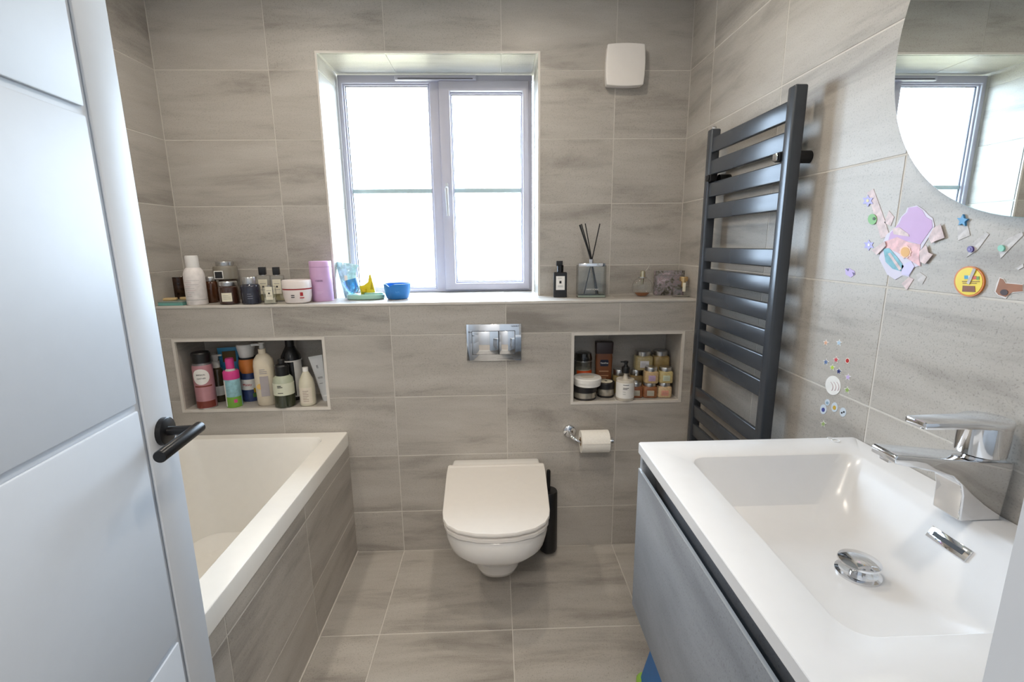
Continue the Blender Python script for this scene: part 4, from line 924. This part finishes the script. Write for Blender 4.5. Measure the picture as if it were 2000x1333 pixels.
# ------------------------------------------------------------------ stickers on the right wall
SX = XR-.0002
def wallpt(u, v):
    p = on('x', SX, u, v); return p.y, p.z
def sticker(name, label, cat, uv, material, thick=.0008, group=None, lift=0.):
    """outline read on the wall plane, built as a thin real sheet stuck on the tiles"""
    P = [wallpt(u, v) for u, v in uv]; cy = sum(p[0] for p in P)/len(P); cz = sum(p[1] for p in P)/len(P)
    o = prism(name, [(a-cy, b-cz) for a, b in P], 'x', -thick-lift, -lift, material)
    o.location = (SX, cy, cz)
    if label: tag(o, label, cat, group)
    return o
def child(root, name, uv, material, lift, thick=.0005):
    P = [wallpt(u, v) for u, v in uv]
    return prism(name, [(a-root.location.y, b-root.location.z) for a, b in P], 'x', -lift-thick, -lift, material, root)
def ell(cu, cv, a, b, n=28, rot=0.):
    c, s_ = math.cos(rot), math.sin(rot)
    return [(cu+a*math.cos(2*PI*i/n)*c-b*math.sin(2*PI*i/n)*s_, cv+a*math.cos(2*PI*i/n)*s_+b*math.sin(2*PI*i/n)*c) for i in range(n)]
def star(cu, cv, r, rot=0., k=.48):
    return [(cu+(r if i % 2 == 0 else r*k)*math.sin(rot+PI*i/5)*.95, cv-(r if i % 2 == 0 else r*k)*math.cos(rot+PI*i/5)*1.08) for i in range(10)]
def crop(pts, u0=1560., v0=280., s=440/1955.): return [(u0+x*s, v0+y*s) for x, y in pts]
def mica(name, tint):
    return mat(name, tint, .45, .0, var=.22, scale=70, bump=.5)
FOIL = mica('iridescent_foil', (206, 184, 182)); FOIL2 = mica('clear_tape', (190, 184, 180))
MAUVE = mat('mauve_paper', (184, 142, 190), .4, var=.03)
big = sticker('large_sticker', 'large mauve paper sticker patched with crinkled foil tape', 'sticker', crop([(945, 560), (1030, 540), (1090, 580), (1130, 625), (1165, 650), (1180, 720), (1140, 800), (1060, 930), (1060, 1060), (1000, 1080), (960, 1160), (900, 1150), (840, 1185), (770, 1140), (700, 1000), (720, 900), (760, 800), (850, 720), (890, 640), (930, 600)]), mat('pale_lilac_paper', (206, 200, 216), .45))
child(big, 'mauve_print', crop([(960, 560), (1030, 550), (1075, 580), (1110, 640), (1160, 670), (1165, 730), (1130, 780), (1060, 880), (960, 850), (780, 850), (800, 780), (880, 690), (900, 640), (945, 600)]), MAUVE, .0008)
child(big, 'pink_foil', crop([(760, 850), (860, 815), (960, 860), (1060, 880), (1050, 1000), (1060, 1070), (960, 1010), (880, 960), (800, 920), (740, 900)]), mica('pink_foil', (222, 176, 178)), .0010)
child(big, 'teal_glitter', crop([(740, 920), (790, 910), (860, 990), (920, 1070), (890, 1110), (820, 1090), (760, 1030)]), mica('teal_glitter', (110, 170, 184)), .0012)
child(big, 'foil_streak', crop([(820, 740), (880, 730), (960, 790), (965, 810), (890, 800), (830, 790)]), FOIL, .0014)
child(big, 'foil_streak', crop([(780, 960), (800, 950), (900, 1090), (880, 1105)]), FOIL, .0016)
fl_ = [(934+(56 if i % 2 == 0 else 46)*math.cos(PI*i/10), 944+(60 if i % 2 == 0 else 49)*math.sin(PI*i/10)) for i in range(20)]
child(big, 'flower_badge', crop(fl_), mat('peach_badge', (236, 196, 176), .5), .0018); child(big, 'badge_centre', crop(ell(934, 944, 38, 42)), mat('amber_badge', (222, 170, 96), .5), .0023)
child(big, 'lilac_flap', crop([(900, 1060), (980, 1020), (1010, 1070), (960, 1150), (900, 1140)]), mat('lilac_flap', (198, 190, 224), .4), .0012)
tape = [('crinkled iridescent tape strip at the upper left of the large sticker', [(595, 430), (650, 395), (740, 640), (790, 800), (715, 830), (640, 560)]),
        ('small foil tape scrap between the tape strip and the large sticker', [(785, 585), (830, 640), (800, 720), (745, 690)]),
        ('foil tape scrap on the right shoulder of the large sticker', [(1185, 735), (1245, 700), (1280, 820), (1200, 850), (1165, 870), (1140, 820)]),
        ('foil tape scrap at the left side of the large sticker', [(645, 930), (760, 850), (770, 890), (690, 970)]),
        ('long foil tape scrap at the lower right of the large sticker', [(1060, 940), (1120, 880), (1140, 950), (1180, 965), (1110, 1050), (1070, 1030)]),
        ('folded foil scrap hanging below the large sticker', [(895, 1220), (960, 1160), (1000, 1180), (940, 1275)]),
        ('creased clear tape scrap low at the right of the large sticker', [(1020, 1145), (1055, 1120), (1110, 1160), (1075, 1225), (1030, 1190)]),
        ('curled clear tape scrap hanging under the blue star', [(1380, 720), (1470, 715), (1490, 800), (1385, 845)]),
        ('long clear tape scrap holding the purple button', [(1460, 990), (1510, 870), (1630, 770), (1655, 790), (1560, 920)]),
        ('wide clear tape scrap holding the green button', [(1730, 900), (1830, 820), (1945, 770), (1950, 800), (1870, 880), (1755, 1000)]),
        ('tiny clear tape scrap above the bear-coloured sticker', [(1880, 1085), (1950, 1045), (1954, 1075), (1910, 1100)])]
for i, (lb, pts) in enumerate(tape): sticker('tape_scrap', lb, 'tape', crop(pts), FOIL if i < 6 else FOIL2, .0007, 'tape scraps on the right wall', .0030 if i in (2, 3, 4) else 0.)
PERI = mat('periwinkle', (168, 164, 222), .45)
def flower(cu, cv, r): return [(cu+(r if i % 2 == 0 else r*.55)*math.sin(PI*i/6), cv-(r if i % 2 == 0 else r*.55)*math.cos(PI*i/6)) for i in range(12)]
s1 = sticker('flower_sticker', 'periwinkle flower sticker on the crinkled tape strip', 'sticker', crop(flower(605, 500, 52)), PERI, .0008, None, .0009); child(s1, 'flower_centre', crop(ell(605, 498, 12, 14, 12)), mat('pale_yellow', (222, 216, 170), .5), .0018)
s1 = sticker('flower_sticker', 'periwinkle flower sticker left of the large sticker', 'sticker', crop(flower(610, 885, 48)), PERI); child(s1, 'flower_centre', crop(ell(612, 882, 10, 13, 12)), WLAB, .0009)
s1 = sticker('green_sticker', 'round green sticker half under the tape strip', 'sticker', crop(ell(645, 660, 38, 46)), mat('leaf_green', (92, 160, 48), .4), .0008, None, .0012)
child(s1, 'dark_spot', crop(ell(662, 655, 12, 14, 10)), mat('dark_green_spot', (50, 74, 34), .5), .0022)
s1 = sticker('lilac_sticker', 'small lilac star sticker with dark tips below the large sticker', 'sticker', crop([(405, 1090), (440, 1085), (485, 1110), (490, 1140), (455, 1165), (410, 1140)]), mat('lilac_star', (188, 168, 216), .45)); child(s1, 'dark_tip', crop([(410, 1088), (440, 1090), (432, 1112)]), mat('indigo_tip', (62, 40, 96), .4), .0008); child(s1, 'dark_tip', crop([(468, 1118), (490, 1130), (478, 1146)]), mat('indigo_tip', (62, 40, 96), .4), .0008)
sticker('star_sticker', 'large puffy blue star under the mirror', 'sticker', star(1883, 431, 11.5, .1), mat('puffy_blue', (70, 142, 190), .4), .004)
s1 = sticker('button', 'purple button stuck on clear tape', 'button', crop(ell(1503, 920, 26, 28)), mat('purple_button', (78, 56, 128), .3), .003, None, .001); child(s1, 'button_centre', crop(ell(1502, 921, 10, 10, 14)), mat('lilac_centre', (138, 116, 180), .4), .004)
sticker('button', 'pale green button stuck on clear tape', 'button', crop(ell(1772, 912, 28, 28)), mat('mint_button', (132, 194, 172), .3), .003, None, .001)
bd = sticker('round_badge', 'round yellow badge with orange rim under the tape scraps', 'badge', crop(ell(1492, 1200, 132, 132, 40)), mat('badge_rim', (206, 120, 40), .4), .003)
child(bd, 'yellow_face', crop(ell(1492, 1199, 118, 119, 40)), mat('badge_yellow', (232, 206, 44), .35), .003)
for a, b, c in (((1455, 1148, 1490, 1178), (72, 160, 196), 'cyan'), ((1490, 1148, 1525, 1178), (232, 232, 220), 'white'), ((1525, 1152, 1560, 1182), (206, 96, 70), 'red'), ((1560, 1156, 1585, 1186), (110, 150, 70), 'green'), ((1435, 1196, 1585, 1204), (150, 120, 40), 'ochre'), ((1440, 1212, 1560, 1219), (150, 120, 40), 'ochre')):
    child(bd, 'coloured_print', crop([(a[0], a[1]), (a[2], a[1]), (a[2], a[3]), (a[0], a[3])]), mat('badge_'+c, b, .5), .0036)
child(bd, 'tape_strip', crop([(1535, 1085), (1560, 1095), (1500, 1225), (1478, 1215)]), FOIL2, .0044)  # pale strip paints the highlight along the clear tape
child(bd, 'brown_print', crop([(1440, 1236), (1545, 1240), (1550, 1292), (1436, 1288)]), mat('badge_brown', (128, 78, 52), .5), .0036)
br = sticker('brown_sticker', 'brown foil-edged sticker at the right edge of the view', 'sticker', crop([(1745, 1165), (1780, 1175), (1800, 1210), (1950, 1225), (1954, 1290), (1870, 1300), (1830, 1310), (1800, 1350), (1730, 1320), (1705, 1290), (1720, 1220)]), mat('foil_white', (220, 214, 210), .3))
child(br, 'brown_print', crop([(1752, 1172), (1778, 1182), (1798, 1216), (1948, 1230), (1948, 1285), (1860, 1292), (1800, 1335), (1738, 1316), (1715, 1288), (1735, 1225)]), mat('caramel_print', (150, 98, 64), .45, var=.12), .0008)
child(br, 'dark_print', crop(ell(1790, 1295, 34, 26, 18)), mat('dark_print', (70, 52, 52), .5), .0014)
def crop2(pts): return crop(pts, 1560., 540.)
for cu, cv, rr, rgb, lb in ((237, 578, 24, (222, 172, 140), 'tiny peach star sticker, highest left of the star cluster'), (352, 578, 26, (176, 200, 220), 'tiny pale blue star sticker, highest right of the star cluster'), (238, 745, 26, (96, 120, 164), 'tiny slate blue star sticker beside the radiator shadow'),
                           (326, 725, 26, (206, 76, 84), 'tiny red star sticker left of the red dot'), (294, 792, 25, (178, 206, 70), 'tiny lime star sticker under the red star'), (350, 826, 27, (34, 46, 110), 'tiny navy star sticker above the white egg sticker'),
                           (430, 876, 27, (198, 176, 222), 'tiny lilac star sticker right of the navy star'), (422, 988, 28, (150, 176, 96), 'tiny green star sticker right of the white egg sticker'), (215, 1282, 26, (156, 176, 110), 'tiny green star sticker, lowest of the cluster')):
    u, v = crop2([(cu, cv)])[0]; s_ = sticker('star_sticker', lb, 'sticker', star(u, v, (rr+4)*.225, .15), WLAB, .0006, 'tiny star stickers'); child(s_, 'star_print', star(u, v, rr*.19, .15), mat('star_%d_%d_%d' % rgb, rgb, .4), .0006)
s_ = sticker('dot_sticker', 'tiny red dot sticker with pale rim', 'sticker', crop2(ell(425, 733, 19, 24)), mat('pale_rim', (232, 216, 206), .5), .0006); child(s_, 'red_dot', crop2(ell(425, 733, 13, 18)), mat('dot_red', (182, 34, 30), .4), .0006)
s_ = sticker('egg_sticker', 'white egg-shaped sticker with curved print below the stars', 'sticker', crop2(ell(300, 948, 66, 84, 32, -.12)), WLAB, .0008)
for k in range(3):
    pts = [(330-k*26+20*math.sin(t_*.9), 915+t_*26) for t_ in (0, .6, 1.2, 1.8, 2.4, 3.)]; pts = pts+[(a+5, b+2) for a, b in reversed(pts)]
    child(s_, 'curved_print', crop2(pts), mat('rose_grey_print', (190, 166, 166), .5), .0008)
for cu, cv, a, b, lb, col2 in ((215, 1155, 28, 42, 'tiny oval sticker with blue print, leftmost of the trio', (70, 80, 150)), (312, 1137, 28, 42, 'tiny oval sticker with yellow print in the trio', (206, 168, 60)), (385, 1180, 28, 40, 'tiny oval sticker with two dark dots', None), (250, 1095, 22, 28, 'tiny speckled white sticker above the trio', (140, 170, 190))):
    s_ = sticker('oval_sticker', lb, 'sticker', crop2(ell(cu, cv, a, b)), mat('blue_white', (206, 216, 226), .4), .0006, 'tiny oval stickers')
    if col2: child(s_, 'print', crop2(ell(cu, cv+4, a*.5, b*.45, 12)), mat('print_%d_%d_%d' % col2, col2, .5), .0006)
    else:
        for dx in (-9, 9): child(s_, 'dark_dot', crop2(ell(cu+dx, cv+2-dx*.4, 7, 8, 10)), INK, .0006)
